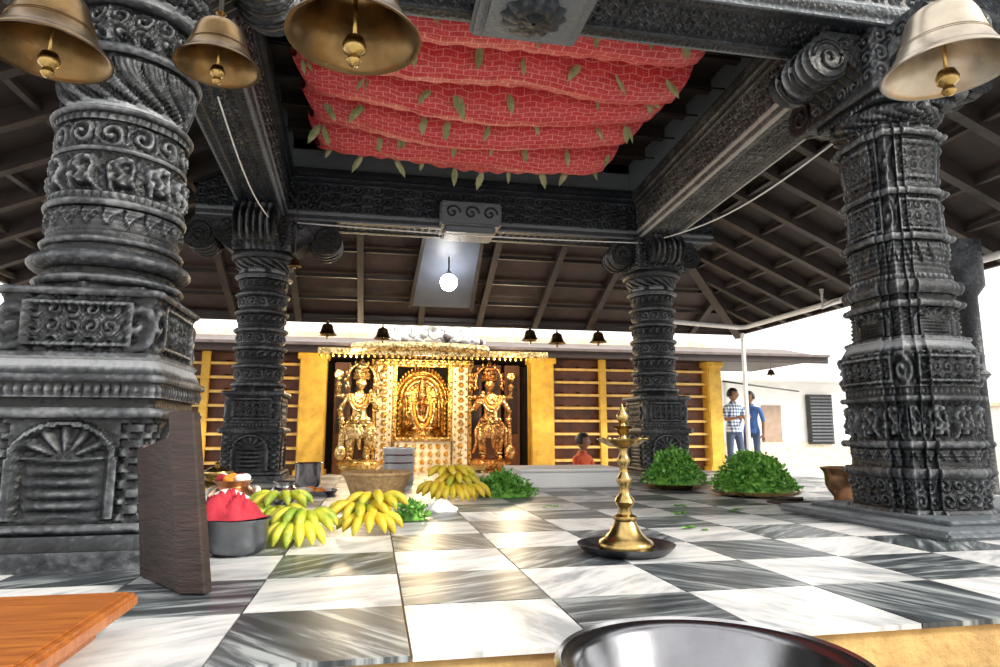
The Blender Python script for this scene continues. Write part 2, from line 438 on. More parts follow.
sq_segs=[(0,.05,'s',.34,.34,0,None,0),(.05,.09,'c',.33,.33,.01,None,0),(.09,.26,'c',.30,.31,0,'scroll',.012),(.26,.31,'c',.325,.325,.012,None,0),
 (.31,.42,'c',.30,.30,0,'fringe',.010),(.42,.46,'c',.33,.33,.012,None,0),(.46,.68,'c',.30,.30,0,'figure',.022),(.68,.71,'c',.32,.32,.01,None,0),
 (.71,.76,'c',.30,.30,.0,'beads',.008),(.76,.96,'c',.315,.325,0,'panel',.016),(.96,1.02,'c',.31,.28,0,None,0),
 (1.02,1.05,'c',.28,.28,.01,None,0),(1.05,1.22,'c',.245,.245,0,'niche',.012),(1.22,1.26,'c',.27,.27,.014,None,0),
 (1.26,1.30,'c',.24,.24,0,None,0),(1.30,1.38,'c',.265,.265,.018,None,0),(1.38,1.42,'c',.24,.24,0,'beads',.006),
 (1.42,1.62,'c',.235,.235,0,'fringe',.012),(1.62,1.66,'c',.26,.26,.012,None,0),(1.66,1.90,'c',.23,.225,0,'panel',.012),
 (1.90,1.94,'c',.25,.25,.014,None,0),(1.94,1.98,'c',.225,.225,0,None,0),(1.98,2.26,'c',.225,.245,0,'panel',.010),(2.26,2.30,'c',.27,.27,.012,None,0),
 (2.30,2.34,'c',.24,.24,0,None,0),(2.34,2.46,'g',.24,.29,.03,'petal',.012),(2.46,2.50,'s',.29,.29,0,'beads',.006),
 (2.50,2.56,'s',.33,.33,.012,None,0),(2.56,2.90,'s',.31,.31,0,'scroll',.012)]
disc_segs=[(0,.06,'s',.34,.34,0,None,0),(.06,.10,'s',.32,.32,.01,None,0),(.10,.50,'s',.29,.29,0,'niche',.018),(.50,.56,'s',.32,.32,.014,None,0),
 (.56,.62,'s',.28,.28,0,'beads',.008),(.62,.90,'s',.285,.285,0,'panel',.014),(.90,.95,'s',.31,.31,.012,None,0),(.95,1.0,'g',.27,.25,0,None,0)]
z=1.0
k=0
while z<2.2:
    disc_segs+= [(z,z+.05,'o',.27,.27,.022,None,0),(z+.05,z+.08,'o',.235,.235,0,None,0),(z+.08,z+.20,'o',.25,.25,.01,'fringe' if k%2 else 'scroll',.010)]
    z+=.20;k+=1
disc_segs+=[(2.2,2.26,'o',.28,.28,.03,None,0),(2.26,2.42,'o',.24,.31,.01,'petal',.014),(2.42,2.50,'o',.34,.34,.02,None,0),(2.50,2.90,'s',.31,.31,0,'scroll',.012)]
NL=(-1.17,3.12,0);NR=(3.14,3.36,0);BL=(-1.27,7.6,0);BR=(3.43,7.6,0)
column('carved_stone_column',NL,round_segs,288,(2.56,2.9,.60,.4))
column('carved_stone_column',NR,sq_segs,288,(2.60,2.9,.54,.4),sc=.96)
column('carved_stone_column',BL,disc_segs,160,(2.5,2.9,.70,.4))
column('carved_stone_column',BR,disc_segs,160,(2.55,2.9,.46,.4))
pl=group('stone_plinth',(3.3,3.3,0))
box('slab',-.66,1.2,-.62,.7,.001,.045,STONE2,pl,.015)
box('slab_step',-.50,1.1,-.48,.6,.045,.07,STONE2,pl,.012)
# ------------------------------------------------------------------ beams
stone_beam('stone_beam',(-1.9,3.26),(4.0,3.26),.52,2.9,3.5)
stone_beam('stone_beam',(-2.0,7.62),(4.2,7.62),.5,2.9,3.5)
stone_beam('stone_beam',(-1.14,3.54),(-1.27,7.34),.5,2.9,3.48,STONE2)
stone_beam('stone_beam',(3.16,3.54),(3.40,7.34),.5,2.9,3.48,STONEW)
b=group('beam_boss',(.82,3.26,2.9))
box('block',-.33,.33,-.29,.29,-.05,0.01,STONE2,b,.02)
box('step',-.27,.27,-.24,.24,-.075,-.04,STONE2,b,.015)
lathe('lotus',[(.01,-.12),(.04,-.118),(.07,-.105),(.10,-.112),(.15,-.098),(.19,-.07)],STONE2,b,n=72,flute=(.07,12))
b=group('beam_boss',(1.05,7.5,2.9))
box('block',-.36,.36,-.29,.2,-.0,.28,STONE2,b,.02)
box('step',-.30,.30,-.22,.2,-.07,.01,STONE2,b,.015)
for k in range(3): tube('curl_%d'%k,[(-.22+k*.22+.09*(1-i/20)*math.cos(i*.45),-.295,.14+.09*(1-i/20)*math.sin(i*.45)) for i in range(20)],.012,STONE2,b,n=6)
ce=group('ceiling')
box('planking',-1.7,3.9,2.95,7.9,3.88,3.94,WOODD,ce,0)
for i in range(9):
    obox('joist_%d'%(i+1),(-1.6,3.3+i*.52,3.88),(3.8,3.3+i*.52,3.88),.08,.12,WOODD,ce)
for y in (3.26,7.62): box('upper_beam_%d'%int(y),-1.7,3.9,y-.2,y+.2,3.5,3.89,STONE2,ce,.01)
for x in (-1.2,3.3): box('upper_side_%d'%int(x+2),x-.2,x+.2,3.45,7.43,3.48,3.89,STONE2,ce,.01)
# ------------------------------------------------------------------ roof skirts
IN=(-1.45,3.62,2.95,7.86,3.62); OUT=(-4.3,6.4,.8,10.5,2.36)
rf=group('timber_roof')
def rp(side,s,f):
    z=IN[4]+(OUT[4]-IN[4])*f
    if side=='back': return Vector((s,IN[3]+(OUT[3]-IN[3])*f,z))
    if side=='left': return Vector((IN[0]+(OUT[0]-IN[0])*f,s,z))
    if side=='right': return Vector((IN[1]+(OUT[1]-IN[1])*f,s,z))
def quad(name,a,b,c,d,th,mat,parent):
    up=Vector((0,0,th)); V=[a,b,c,d,a+up,b+up,c+up,d+up]
    return mesh(name,V,[(0,1,2,3),(7,6,5,4),(0,4,5,1),(1,5,6,2),(2,6,7,3),(3,7,4,0)],mat,parent,False)
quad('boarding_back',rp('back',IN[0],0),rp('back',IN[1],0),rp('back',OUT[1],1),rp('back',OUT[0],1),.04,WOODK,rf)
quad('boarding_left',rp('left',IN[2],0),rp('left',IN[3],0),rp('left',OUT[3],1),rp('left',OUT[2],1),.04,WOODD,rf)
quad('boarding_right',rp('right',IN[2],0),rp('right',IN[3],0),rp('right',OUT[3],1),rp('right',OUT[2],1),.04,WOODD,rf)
def start(s,lo,hi,olo,ohi):
    if s<lo: return (lo-s)/(lo-olo)
    if s>hi: return (s-hi)/(ohi-hi)
    return 0
for side,(lo,hi,olo,ohi) in {'back':(IN[0],IN[1],OUT[0],OUT[1]),'left':(IN[2],IN[3],OUT[2],OUT[3]),'right':(IN[2],IN[3],OUT[2],OUT[3])}.items():
    s=olo+.25;k=0; stp=.95 if side=='back' else .62
    while s<ohi:
        f=start(s,lo,hi,olo,ohi)
        if f<.95:
            obox('rafter_%s_%d'%(side,k),rp(side,s,f),rp(side,s,1.0),.09,.14,RAFT,rf); k+=1
        s+=stp
    for q,f in enumerate((.22,.42,.62,.8,.97)):
        a=lo+(olo-lo)*f; b_=hi+(ohi-hi)*f
        obox('purlin_%s_%d'%(side,q),rp(side,a,f)-Vector((0,0,.05)),rp(side,b_,f)-Vector((0,0,.05)),.06,.05,WOODD if q%2 else RAFT,rf)
for a,b_ in (((IN[0],IN[3]),(OUT[0],OUT[3])),((IN[1],IN[3]),(OUT[1],OUT[3]))):
    obox('hip_rafter_%d'%int(a[0]+3),(a[0],a[1],IN[4]),(b_[0],b_[1],OUT[4]),.14,.2,RAFT,rf)
box('fascia_back',OUT[0],OUT[1],OUT[3]-.03,OUT[3]+.03,2.24,2.42,WOODB,rf,.005)
box('fascia_left',OUT[0]-.03,OUT[0]+.03,OUT[2],OUT[3],2.24,2.42,WOODB,rf,.005)
box('fascia_right',OUT[1]-.03,OUT[1]+.03,OUT[2],OUT[3],2.24,2.42,WOODB,rf,.005)
pn=group('roof_panel')
a,b_,c_,d_=rp('back',.62,.12),rp('back',1.38,.12),rp('back',1.46,.80),rp('back',.50,.80)
dn=Vector((0,0,-.16))
quad('glass_sheet',a+dn,b_+dn,c_+dn,d_+dn,.01,M('grey_sheet',(.10,.115,.15),(.07,.08,.10),2,.45),pn)
for p,q in ((a,d_),(b_,c_)): obox('edge_%d'%int(p.x*10),p+dn,q+dn,.05,.05,RAFT,pn)
bl=group('electric_bulb',(.98,8.9,2.60))
ellips('globe',(0,0,0),(.12,.12,.12),M('bulb_glow',(1,1,1),(1,1,1),emit=40),bl)
lathe('socket',[(.03,.10),(.035,.12),(.03,.16),(.012,.17),(.012,.40)],BLACK,bl,n=16)
tb=group('bell_timber')
obox('tie_beam',(-4.25,1.5,2.62),(6.35,1.5,2.62),.14,.18,RAFT,tb)
box('post_1',-4.27,-4.13,1.43,1.57,G0,2.45,RAFT,tb,.01)
box('post_2',6.05,6.19,1.43,1.57,G0,2.45,RAFT,tb,.01)
for k,(x,y) in enumerate(((-4.2,10.3),(6.3,10.25),(-4.2,6))):
    box('eave_post',x-.03,x+.03,y-.03,y+.03,G0,2.24,PVC if x>0 else RAFT,None,.01)
# ------------------------------------------------------------------ cloth canopy
def cloth():
    g=group('red_cloth_canopy')
    nx,ny=130,420; x0,x1,y0,y1=-.80,2.56,3.55,6.66
    V=[];F=[];UV=[]
    rows=6; ZC=3.62
    arc=0
    for j in range(ny+1):
        t=j/ny
        row=min(rows-1,int(t*rows)); ph=t*rows-row
        arc+= (y1-y0)/ny*(1+1.5*abs(math.cos(pi*ph)))
        for i in range(nx+1):
            u=i/nx
            lx=.10*t; rx=.04*t+.04*math.sin(t*9)
            pull=.10*math.sin(pi*ph)
            xx=x0+lx+pull+(x1-x0-lx-rx-2*pull)*u
            edge=.62+.38*math.sin(pi*u)**.5
            A=(.37+.09*noise.noise(Vector((u*2.6,row*3.1,2))))*edge
            sag=A*(math.sin(pi*ph)**.5 if 0<ph<1 else 0)
            gat=.014*math.sin(u*95+row*2+3*noise.noise(Vector((u*5,row,1))))*abs(math.cos(pi*ph))**2
            z=ZC-sag-.05*math.sin(pi*u)*(.3+.7*t)+gat
            z+=.02*noise.noise(Vector((u*6,t*18,1)))*math.sin(pi*ph)+.018*noise.noise(Vector((u*16,t*26,4)))*math.sin(pi*ph)
            yy=y0+(y1-y0)*t+.06*math.sin(u*5+row*1.7)*(1 if 0<row else t)*.8-.12*math.sin(pi*ph)*edge
            if t>.955:
                z-=(t-.955)*3.4*(.15+1.0*math.exp(-((u-.52)*4.0)**2)+.25*math.exp(-((u-.15)*9)**2))
            V.append((xx,yy,z)); UV.append((xx,arc))
    for j in range(ny):
        for i in range(nx):
            a=j*(nx+1)+i; F.append((a,a+1,a+nx+2,a+nx+1))
    o=mesh('cloth',V,F,CLOTH,g,True)
    uvl=o.data.uv_layers.new(name='UVMap')
    dat=[]
    for p in o.data.polygons:
        for vi in p.vertices: dat+=UV[vi]
    uvl.data.foreach_set('uv',dat)
    for k in range(rows+1):
        y=y0+(y1-y0)*k/rows
        tube('cord_%d'%k,[(-1.0,y,ZC+.03),(x0,y,ZC+.02),(x1-.05,y,ZC+.02),(3.1,y,ZC+.03)],.008,BLACK,g,n=6)
    LV=[];LF=[]
    def leaf(p,L,ang,tilt):
        out=[(0,0),(.10,.15),(.17,.40),(.13,.7),(0,1.0),(-.13,.7),(-.17,.40),(-.10,.15)]
        b=len(LV)
        ca,sa=math.cos(ang),math.sin(ang)
        def T(q,r,dd):
            x=q*L+r*L*math.sin(tilt); zz=-r*L*math.cos(tilt); yy=abs(q)*L*.3+dd
            return (p[0]+x*ca-yy*sa,p[1]+x*sa+yy*ca,p[2]+zz)
        for (q,r) in out: LV.append(T(q,r,-.05*L*math.sin(r*3)))
        LV.append(T(0,.5,-.05*L))
        for q in range(8): LF.append((b+q,b+(q+1)%8,b+8))
    for k in range(1,rows+1):
        n=8
        for q in range(n):
            u=(q+.5+random.uniform(-.3,.3))/n
            if random.random()<.1: continue
            L=random.choice([.12,.15,.18,.22])
            t=(k-.93+random.uniform(0,.08))/rows
            i=int(u*nx); j=int(t*ny); P=V[j*(nx+1)+i]
            p=(P[0],P[1]-.04,P[2]-.005)
            leaf(p,L*1.15,random.uniform(-.6,.6),random.uniform(-.6,.6))
            if random.random()<.4: leaf((p[0]+.03,p[1],p[2]-.01),L,random.uniform(-1,1),random.uniform(-.8,.8))
    for q in range(10):
        u=(q+.5+random.uniform(-.2,.2))/10; P=V[(ny-4)*(nx+1)+int(u*nx)]; leaf((P[0],P[1]-.01,P[2]+.02),random.choice([.14,.18,.24]),random.uniform(-.6,.6),random.uniform(-.5,.5))
    mesh('hanging_leaves',LV,LF,LEAFD,g,False)
cloth()
# ------------------------------------------------------------------ bells
def bell(name,loc,R,parent=None,top=2.44,mat=None):
    mat=mat or BELLM
    g=group(name,loc)
    s=R
    P=[(1.0,0),(.99,.03),(.92,.10),(.80,.25),(.70,.45),(.63,.68),(.575,.88),(.55,.95),(.50,1.05),(.40,1.13),(.25,1.18),(.10,1.20),(.0,1.2)]
    inn=[(.0,1.12),(.3,1.08),(.46,.98),(.51,.86),(.58,.62),(.66,.40),(.76,.22),(.90,.05),(.96,0.0),(1.0,0)]
    lathe('shell',[(r*s,z*s) for r,z in inn]+[(r*s,z*s) for r,z in P],mat,g,n=64)
    for zz,rr in ((.45,.70),(.49,.688),(.14,.878)):
        lathe('ring_%d'%int(zz*100),[(rr*s*.99,(zz-.012)*s),(rr*s*1.015,zz*s),(rr*s*.985,(zz+.012)*s)],mat,g,n=64)
    lathe('crown',[(.10*s,1.18*s),(.16*s,1.24*s),(.10*s,1.30*s),(.07*s,1.38*s),(.13*s,1.44*s),(.05*s,1.50*s)],mat,g,n=24)
    tube('suspension_rod',[(0,0,1.48*s),(0,0,top-loc[2])],.007 if R>.1 else .004,BLACK,g)
    tube('clapper_rod',[(0,0,1.1*s),(0.01*s,0,.0*s)],.035*s,BRASS,g)
    lathe('clapper',[(r*s,(z-.08)*s) for r,z in [(.04,.14),(.13,.10),(.18,-.02),(.16,-.12),(.08,-.18),(.09,-.22),(.115,-.27),(.07,-.34),(0,-.36)]],BRASS,g,(0.01*s,0,0),n=24)
    return g
bell('temple_bell',(-.84,1.72,1.455),.144)
bell('temple_bell',(-.48,1.89,1.56),.120)
bell('temple_bell',(-.07,1.42,1.40),.154)
bell('temple_bell',(1.36,1.25,1.38),.143,mat=BELLP)
for k,x in enumerate((-.75,.1,2.5,2.96,3.68,-1.9)):
    bell('small_hanging_bell',(x,10.35,1.98 if k%2 else 2.02),.15,top=2.24,mat=BELLM)
bell('small_hanging_bell',(-.82,6.6,2.15),.07,top=2.9)
bell('small_hanging_bell',(7.9,11.9,1.68),.09,top=2.0)
tube('hanging_wire',[(-.9+4.2*t,7.3,2.83-.03*math.sin(pi*t)) for t in np.linspace(0,1,14)],.008,PVC)
tube('hanging_wire',[(3.3+.25*t,6.9-2.6*t,2.78+.02*t-.12*math.sin(pi*t)) for t in np.linspace(0,1,14)],.008,PVC)
tube('hanging_wire',[(-1.0-.1*t,4.0+2.6*t,2.55-.1*math.sin(pi*t)+.1*t) for t in np.linspace(0,1,14)],.006,PVC)
pp=group('rainwater_pipe')
tube('main',[(4.3,9.7,2.32),(5.9,9.7,2.24),(6.0,9.6,2.24),(6.0,7,2.24),(6.0,3.0,2.24)],.04,PVC,pp)
tube('branch',[(6.0,7.4,2.24),(5.8,7.5,2.15),(5.8,7.5,2.40)],.03,PVC,pp)
# ------------------------------------------------------------------ shrine building
WY=12.5
sh=group('wall_back')
def slat_bay(xa,xb,tag,posts):
    box('backing_'+tag,xa,xb,WY+.12,WY+.18,G0,1.98,SLATB,sh,0)
    n=9
    for k in range(n):
        zz=-.30+k*.255
        box('rail_%s_%d'%(tag,k),xa,xb,WY-.02,WY+.11,zz,zz+.055,SLATR,sh,.008)
        box('lip_%s_%d'%(tag,k),xa,xb,WY-.05,WY-.02,zz+.0,zz+.045,LIPY,sh,.004)
        x=xa+.18
        while x<xb-.1:
            lathe('oil_cup_%s_%d_%d'%(tag,k,int(x*100)),[(0,.0),(.03,.005),(.05,.03),(.045,.032),(0,.015)],BRASS,sh,(x,WY+.03,zz+.055),n=10)
            x+=.34
    for j,p in enumerate(posts):
        box('post_%s_%d'%(tag,j),p-.07,p+.07,WY-.07,WY+.02,G0,1.98,YEL,sh,.008)
slat_bay(-5.2,-1.36,'left',[-4.2,-3.0,-1.8])
slat_bay(3.48,6.75,'right',[4.5,5.6])
for k,(xa,xb) in enumerate(((-1.36,-.88),(3.0,3.46),(6.75,7.05))):
    p=group('yellow_pillar',((xa+xb)/2,WY,0)); w=(xb-xa)/2
    box('shaft',-w,w,-.16,.2,G0,2.0,YEL,p,.02); box('cap',-w-.04,w+.04,-.2,.2,1.86,1.97,YEL,p,.01); box('base',-w-.04,w+.04,-.2,.2,G0,-.15,YEL,p,.01)
ev=group('shrine_eave')
quad('sheet',Vector((-5.6,11.5,1.97)),Vector((8.9,11.5,1.97)),Vector((8.9,12.9,2.30)),Vector((-5.6,12.9,2.30)),.05,GREYB,ev)
box('fascia',-5.6,8.9,11.46,11.52,1.88,2.03,WOODB,ev,.005)
box('gutter',-5.6,8.9,11.40,11.46,2.0,2.05,GREYB,ev,.005)
box('soffit',-5.6,8.9,11.5,14.2,1.97,2.0,WOODB,ev,0)
box('ridge_trim',-5.6,7.2,12.86,12.96,2.28,2.46,CREAM,ev,.01)
cr=group('brass_lintel',(.78,11.40,1.90))
V=[];F=[];nn=40
for i in range(nn+1):
    u=i/nn*2-1
    for k in range(9):
        a=k/8*pi
        V.append((u*1.2,-.10*math.sin(a)-.02,.05+.085*math.cos(a)+.06*max(0,math.cos(u*pi/2))**.5))
for i in range(nn):
    for k in range(8):
        a=i*9+k; F.append((a,a+1,a+10,a+9))
mesh('roll',V,F,GOLDW,cr)
box('strip',-1.75,2.3,-.04,.0,-.05,.06,GOLDW,cr,.01)
for k in range(40):
    x=-1.7+k*.1; lathe('bead_drop_%d'%k,[(0,-.11),(.02,-.095),(.024,-.07),(.012,-.05)],GOLD,cr,(x,-.02,0),n=8)
cs=group('white_flower_crest',(1.05,11.7,2.12))
for k in range(46):
    u=random.uniform(-1,1); zz=abs(random.gauss(0,.5))*.34*(1-abs(u))+.03
    ellips('bloom_%d'%k,(u*.85,random.uniform(-.1,.1),zz),(.08,.07,.06),PORC if k%4 else GREYB,cs,8)
for k in range(5):
    tube('scroll_%d'%k,[(-.6+k*.3+.13*math.cos(a),0,.22+.10*math.sin(a)*(1+.4*(k==2))) for a in np.linspace(0,5.5,14)],.025,PORC,cs,n=6)
sa=group('sanctum')
box('back_wall',-1.4,3.5,14.1,14.2,G0,2.0,DARKIN,sa,0)
box('side_l',-1.4,-1.3,12.7,14.1,G0,2.0,DARKIN,sa,0); box('side_r',3.4,3.5,12.7,14.1,G0,2.0,DARKIN,sa,0)
box('floor_step',-.88,3.0,12.45,14.1,G0,-.28,CREAM,sa,.01)
for k in range(5):
    x=(-.62,-.2,2.0,2.4,2.8)[k]
    box('wood_panel_%d'%k,x-.16,x+.16,13.2,13.26,-.28,1.9,SLATB,sa,.01)
    box('wood_panel_inset_%d'%k,x-.10,x+.10,13.17,13.2,.5,1.7,WOODB,sa,.01)
df=group('gold_doorway',(.93,12.9,0))
def rosette(nm,x,y,z,r,mat,nf):
    lathe(nm,[(0,.04),(r*.3,.03),(r*.45,.04),(r*.6,.03),(r*.9,.02),(r,0)],mat,df,(x,y,z),n=24,flute=(.16,nf)).rotation_euler=(pi/2,0,0)
for s_ in (-1,1):
    x=s_*.74
    box('jamb_%d'%(s_+2),x-.15,x+.15,-.1,.1,-.28,1.9,CREAM,df,.01)
    for k in range(14):
        zz=-.18+k*.148
        rosette('rosette_%d_%d'%(s_+2,k),x,-.1,zz,.058,GOLD if k%2 else GOLDW,6)
        for q in (-1,1): ellips('bead_%d_%d_%d'%(s_+2,k,q+1),(x+q*.11,-.11,zz+.07),(.018,.016,.024),GOLD,df,8)
    box('jamb_gold_%d'%(s_+2),x-s_*.2-.04,x-s_*.2+.04,-.06,.1,-.28,1.85,GOLD,df,.01)
    box('jamb_edge_%d'%(s_+2),x+s_*.19-.03,x+s_*.19+.03,-.12,.1,-.28,1.9,GOLD,df,.01)
box('lintel',-1.0,1.0,-.12,.1,1.80,1.93,GOLD,df,.01)
for k in range(13): rosette('lintel_rosette_%d'%k,-.9+k*.15,-.12,1.865,.055,GOLDW,5)
box('pedestal',-.54,.54,-.2,.5,-.28,.36,CREAM,df,.02)
for k in range(7):
    for q in range(4): rosette('pedestal_rosette_%d_%d'%(k,q),-.45+k*.15,-.2,-.18+q*.145,.05,(GOLD,GOLDW)[(k+q)%2],5)
box('pedestal_top',-.57,.57,-.24,.5,.36,.43,GOLD,df,.01)
for k in range(9): ellips('pedestal_knob_%d'%k,(-.5+k*.125,-.25,.395),(.035,.03,.035),GOLDW,df,10)
for q,rr in enumerate((.50,.42,.34)):
    P=[(-rr,0,.45),(-rr,0,1.1)]+[(rr*math.cos(a),0,1.15+rr*1.15*math.sin(a)) for a in np.linspace(pi,0,22)]+[(rr,0,1.1),(rr,0,.45)]
    tube('arch_%d'%q,P,.03 if q!=1 else .045,(GOLD,GOLD,GOLDW)[q],df,(0,.28-.03*q,0),n=8)
V=[(-.5,.33,.43),(.5,.33,.43)]+[(.5*math.cos(a),.33,1.15+.58*math.sin(a)) for a in np.linspace(0,pi,20)]
mesh('arch_back',V,[tuple(range(len(V)))],GOLD,df,False)
for k in range(25):
    a=pi*k/24; ellips('flame_%d'%k,(.54*math.cos(a),.24,1.15+.64*math.sin(a)),(.03,.03,.055),GOLD,df,8)
for k in range(7):
    for s_ in (-1,1): rosette('arch_side_%d_%d'%(k,s_+1),s_*.46,.2,.5+k*.1,.045,GOLDW,5)
lathe('idol_base',[(.27,.43),(.28,.47),(.24,.5),(.26,.54),(.22,.56)],GOLDW,df,(0,.12,0),n=32,flute=(.05,14))
lathe('idol_body',[(.20,.55),(.21,.62),(.15,.72),(.11,.82),(.13,.93),(.16,1.02),(.12,1.08),(.05,1.11),(.045,1.14),(.08,1.17),(.095,1.24),(.08,1.31),(.09,1.33),(.075,1.38),(.08,1.40),(.055,1.47),(.06,1.49),(.03,1.57),(0,1.64)],GOLDC,df,(0,.1,0),n=28)
for s_ in (-1,1):
    tube('idol_arm_%d'%(s_+1),[(s_*.13,.08,1.02),(s_*.24,.04,.88),(s_*.20,-.06,.80),(s_*.12,-.10,.84)],.035,GOLDC,df,taper=[1,.85,.7,.6])
    tube('idol_upper_arm_%d'%(s_+1),[(s_*.13,.1,1.03),(s_*.27,.08,1.02),(s_*.29,.04,1.2)],.030,GOLDC,df,taper=[1,.85,.7])
    ellips('idol_emblem_%d'%(s_+1),(s_*.29,.02,1.26),(.04,.03,.06),GOLDW,df,10)
    tube('idol_leg_%d'%(s_+1),[(s_*.08,.08,.62),(s_*.28,-.02,.60),(s_*.06,-.14,.585)],.06,GOLDC,df,taper=[1,.9,.6])
for q,rr in enumerate((.14,.21,.28)):
    tube('garland_%d'%q,[(rr*math.cos(a)*.8,-.06-.02*q,1.08+(.34+.12*q)*math.sin(a)) for a in np.linspace(-pi,0,20)],.026,[GOLDW,FLOWR,GOLDW][q],df,n=8)
# ------------------------------------------------------------------ skinned figures
def skin_mesh(name,J,E,root,mat,parent=None,sub=2):
    bm=bmesh.new(); sl=bm.verts.layers.skin.verify(); vs={}
    for k,(co,r) in J.items():
        v=bm.verts.new(co); v[sl].radius=(r,r) if not isinstance(r,tuple) else r
        v[sl].use_root=(k==root); vs[k]=v
    for a,b in E: bm.edges.new((vs[a],vs[b]))
    me=D.meshes.new(name); bm.to_mesh(me); bm.free()
    o=D.objects.new(name,me); link(o)
    o.modifiers.new('skin','SKIN').use_smooth_shade=True
    ss=o.modifiers.new('sub','SUBSURF'); ss.levels=sub; ss.render_levels=sub
    dg=C.evaluated_depsgraph_get(); me2=D.meshes.new_from_object(o.evaluated_get(dg))
    D.objects.remove(o,do_unlink=True)
    me2.name=name; me2.materials.clear()
    for m_ in (mat if isinstance(mat,list) else [mat]): me2.materials.append(m_)
    me2.polygons.foreach_set('use_smooth',[True]*len(me2.polygons))
    o=D.objects.new(name,me2); return link(o,parent)
def head(g,c,h,skin,hair,yaw=0,long=False,metal=False):
    e=D.objects.new('head',None); e.location=c; e.rotation_euler=(0,0,yaw); link(e,g)
    bm=bmesh.new(); bmesh.ops.create_uvsphere(bm,u_segments=32,v_segments=24,radius=1)
    for v in bm.verts:
        x,y,z=v.co
        w=.36*(1-.28*max(0,-z)**1.3); dd=.44
        y2=y*dd*(1-.12*max(0,-z)); x2=x*w
        if y<0:
            y2-=.09*math.exp(-((x/.17)**2)-((z+.12)/.24)**2)
            y2+=.05*math.exp(-(((abs(x)-.38)/.2)**2)-((z-.08)/.14)**2)
            y2-=.03*math.exp(-((x/.3)**2)-((z+.48)/.08)**2)
            y2-=.04*math.exp(-((x/.3)**2)-((z+.85)/.15)**2)
        v.co=Vector((x2,y2,z*.5))*h
    for f in bm.faces: f.smooth=True
    me=D.meshes.new('face'); bm.to_mesh(me); bm.free(); me.materials.append(skin); link(D.objects.new('face',me),e)
    for s_ in (-1,1):
        ellips('eye_%d'%(s_+2),(s_*.14*h,-.375*h,.04*h),(.055*h,.03*h,.03*h),EYEW if not metal else skin,e,10)
        if not metal: ellips('pupil_%d'%(s_+2),(s_*.14*h,-.40*h,.04*h),(.022*h,.012*h,.024*h),HAIR,e,8)
        ellips('ear_%d'%(s_+2),(s_*.36*h,.02*h,-.02*h),(.035*h,.07*h,.12*h),skin,e,10)
    ellips('mouth',(0,-.405*h,-.24*h),(.10*h,.03*h,.025*h),LIP if not metal else skin,e,10)
    if hair:
        bm=bmesh.new(); bmesh.ops.create_uvsphere(bm,u_segments=28,v_segments=20,radius=1)
        dl=[v for v in bm.verts if (v.co.y<-.25 and v.co.z<.45) or v.co.z<(-.9 if long else -.45)]
        bmesh.ops.delete(bm,geom=dl,context='VERTS')
        for v in bm.verts:
            x,y,z=v.co; n_=1+.05*noise.noise(Vector((x,y,z))*5)
            v.co=Vector((x*.41*n_,y*.49*n_+.02,z*.55*n_+.02))*h
        for f in bm.faces: f.smooth=True
        me=D.meshes.new('hair'); bm.to_mesh(me); bm.free(); me.materials.append(hair); ho=D.objects.new('hair',me); link(ho,e)
        so=ho.modifiers.new('s','SOLIDIFY'); so.thickness=.02*h; so.offset=1
    return e
def hand(g,wr,direc,skin,sc=1):
    wr=Vector(wr); d=Vector(direc).normalized(); s=d.cross(Vector((0,1,0)))
    if s.length<.1: s=Vector((1,0,0))
    s.normalize(); n=s.cross(d)
    pts=[wr,wr+d*.04*sc,wr+d*.09*sc]
    tube('palm',pts,.034*sc,skin,g,taper=[.7,1.0,.95],n=10)
    for k,(o_,L) in enumerate(((-.027,.065),(-.009,.078),(.009,.072),(.027,.055))):
        b=wr+d*.085*sc+s*o_*sc
        tube('finger_%d'%(k+1),[b,b+d*L*.4*sc,b+d*L*.75*sc+n*.012*sc,b+d*L*sc*.95+n*.028*sc],.0095*sc,skin,g,taper=[1,1,.9,.6],n=8)
    b=wr+d*.03*sc+s*-.03*sc
    tube('thumb',[b,b+(d*.6-s*.6)*.035*sc,b+(d*.9-s*.6)*.06*sc],.011*sc,skin,g,taper=[1,1,.6],n=8)
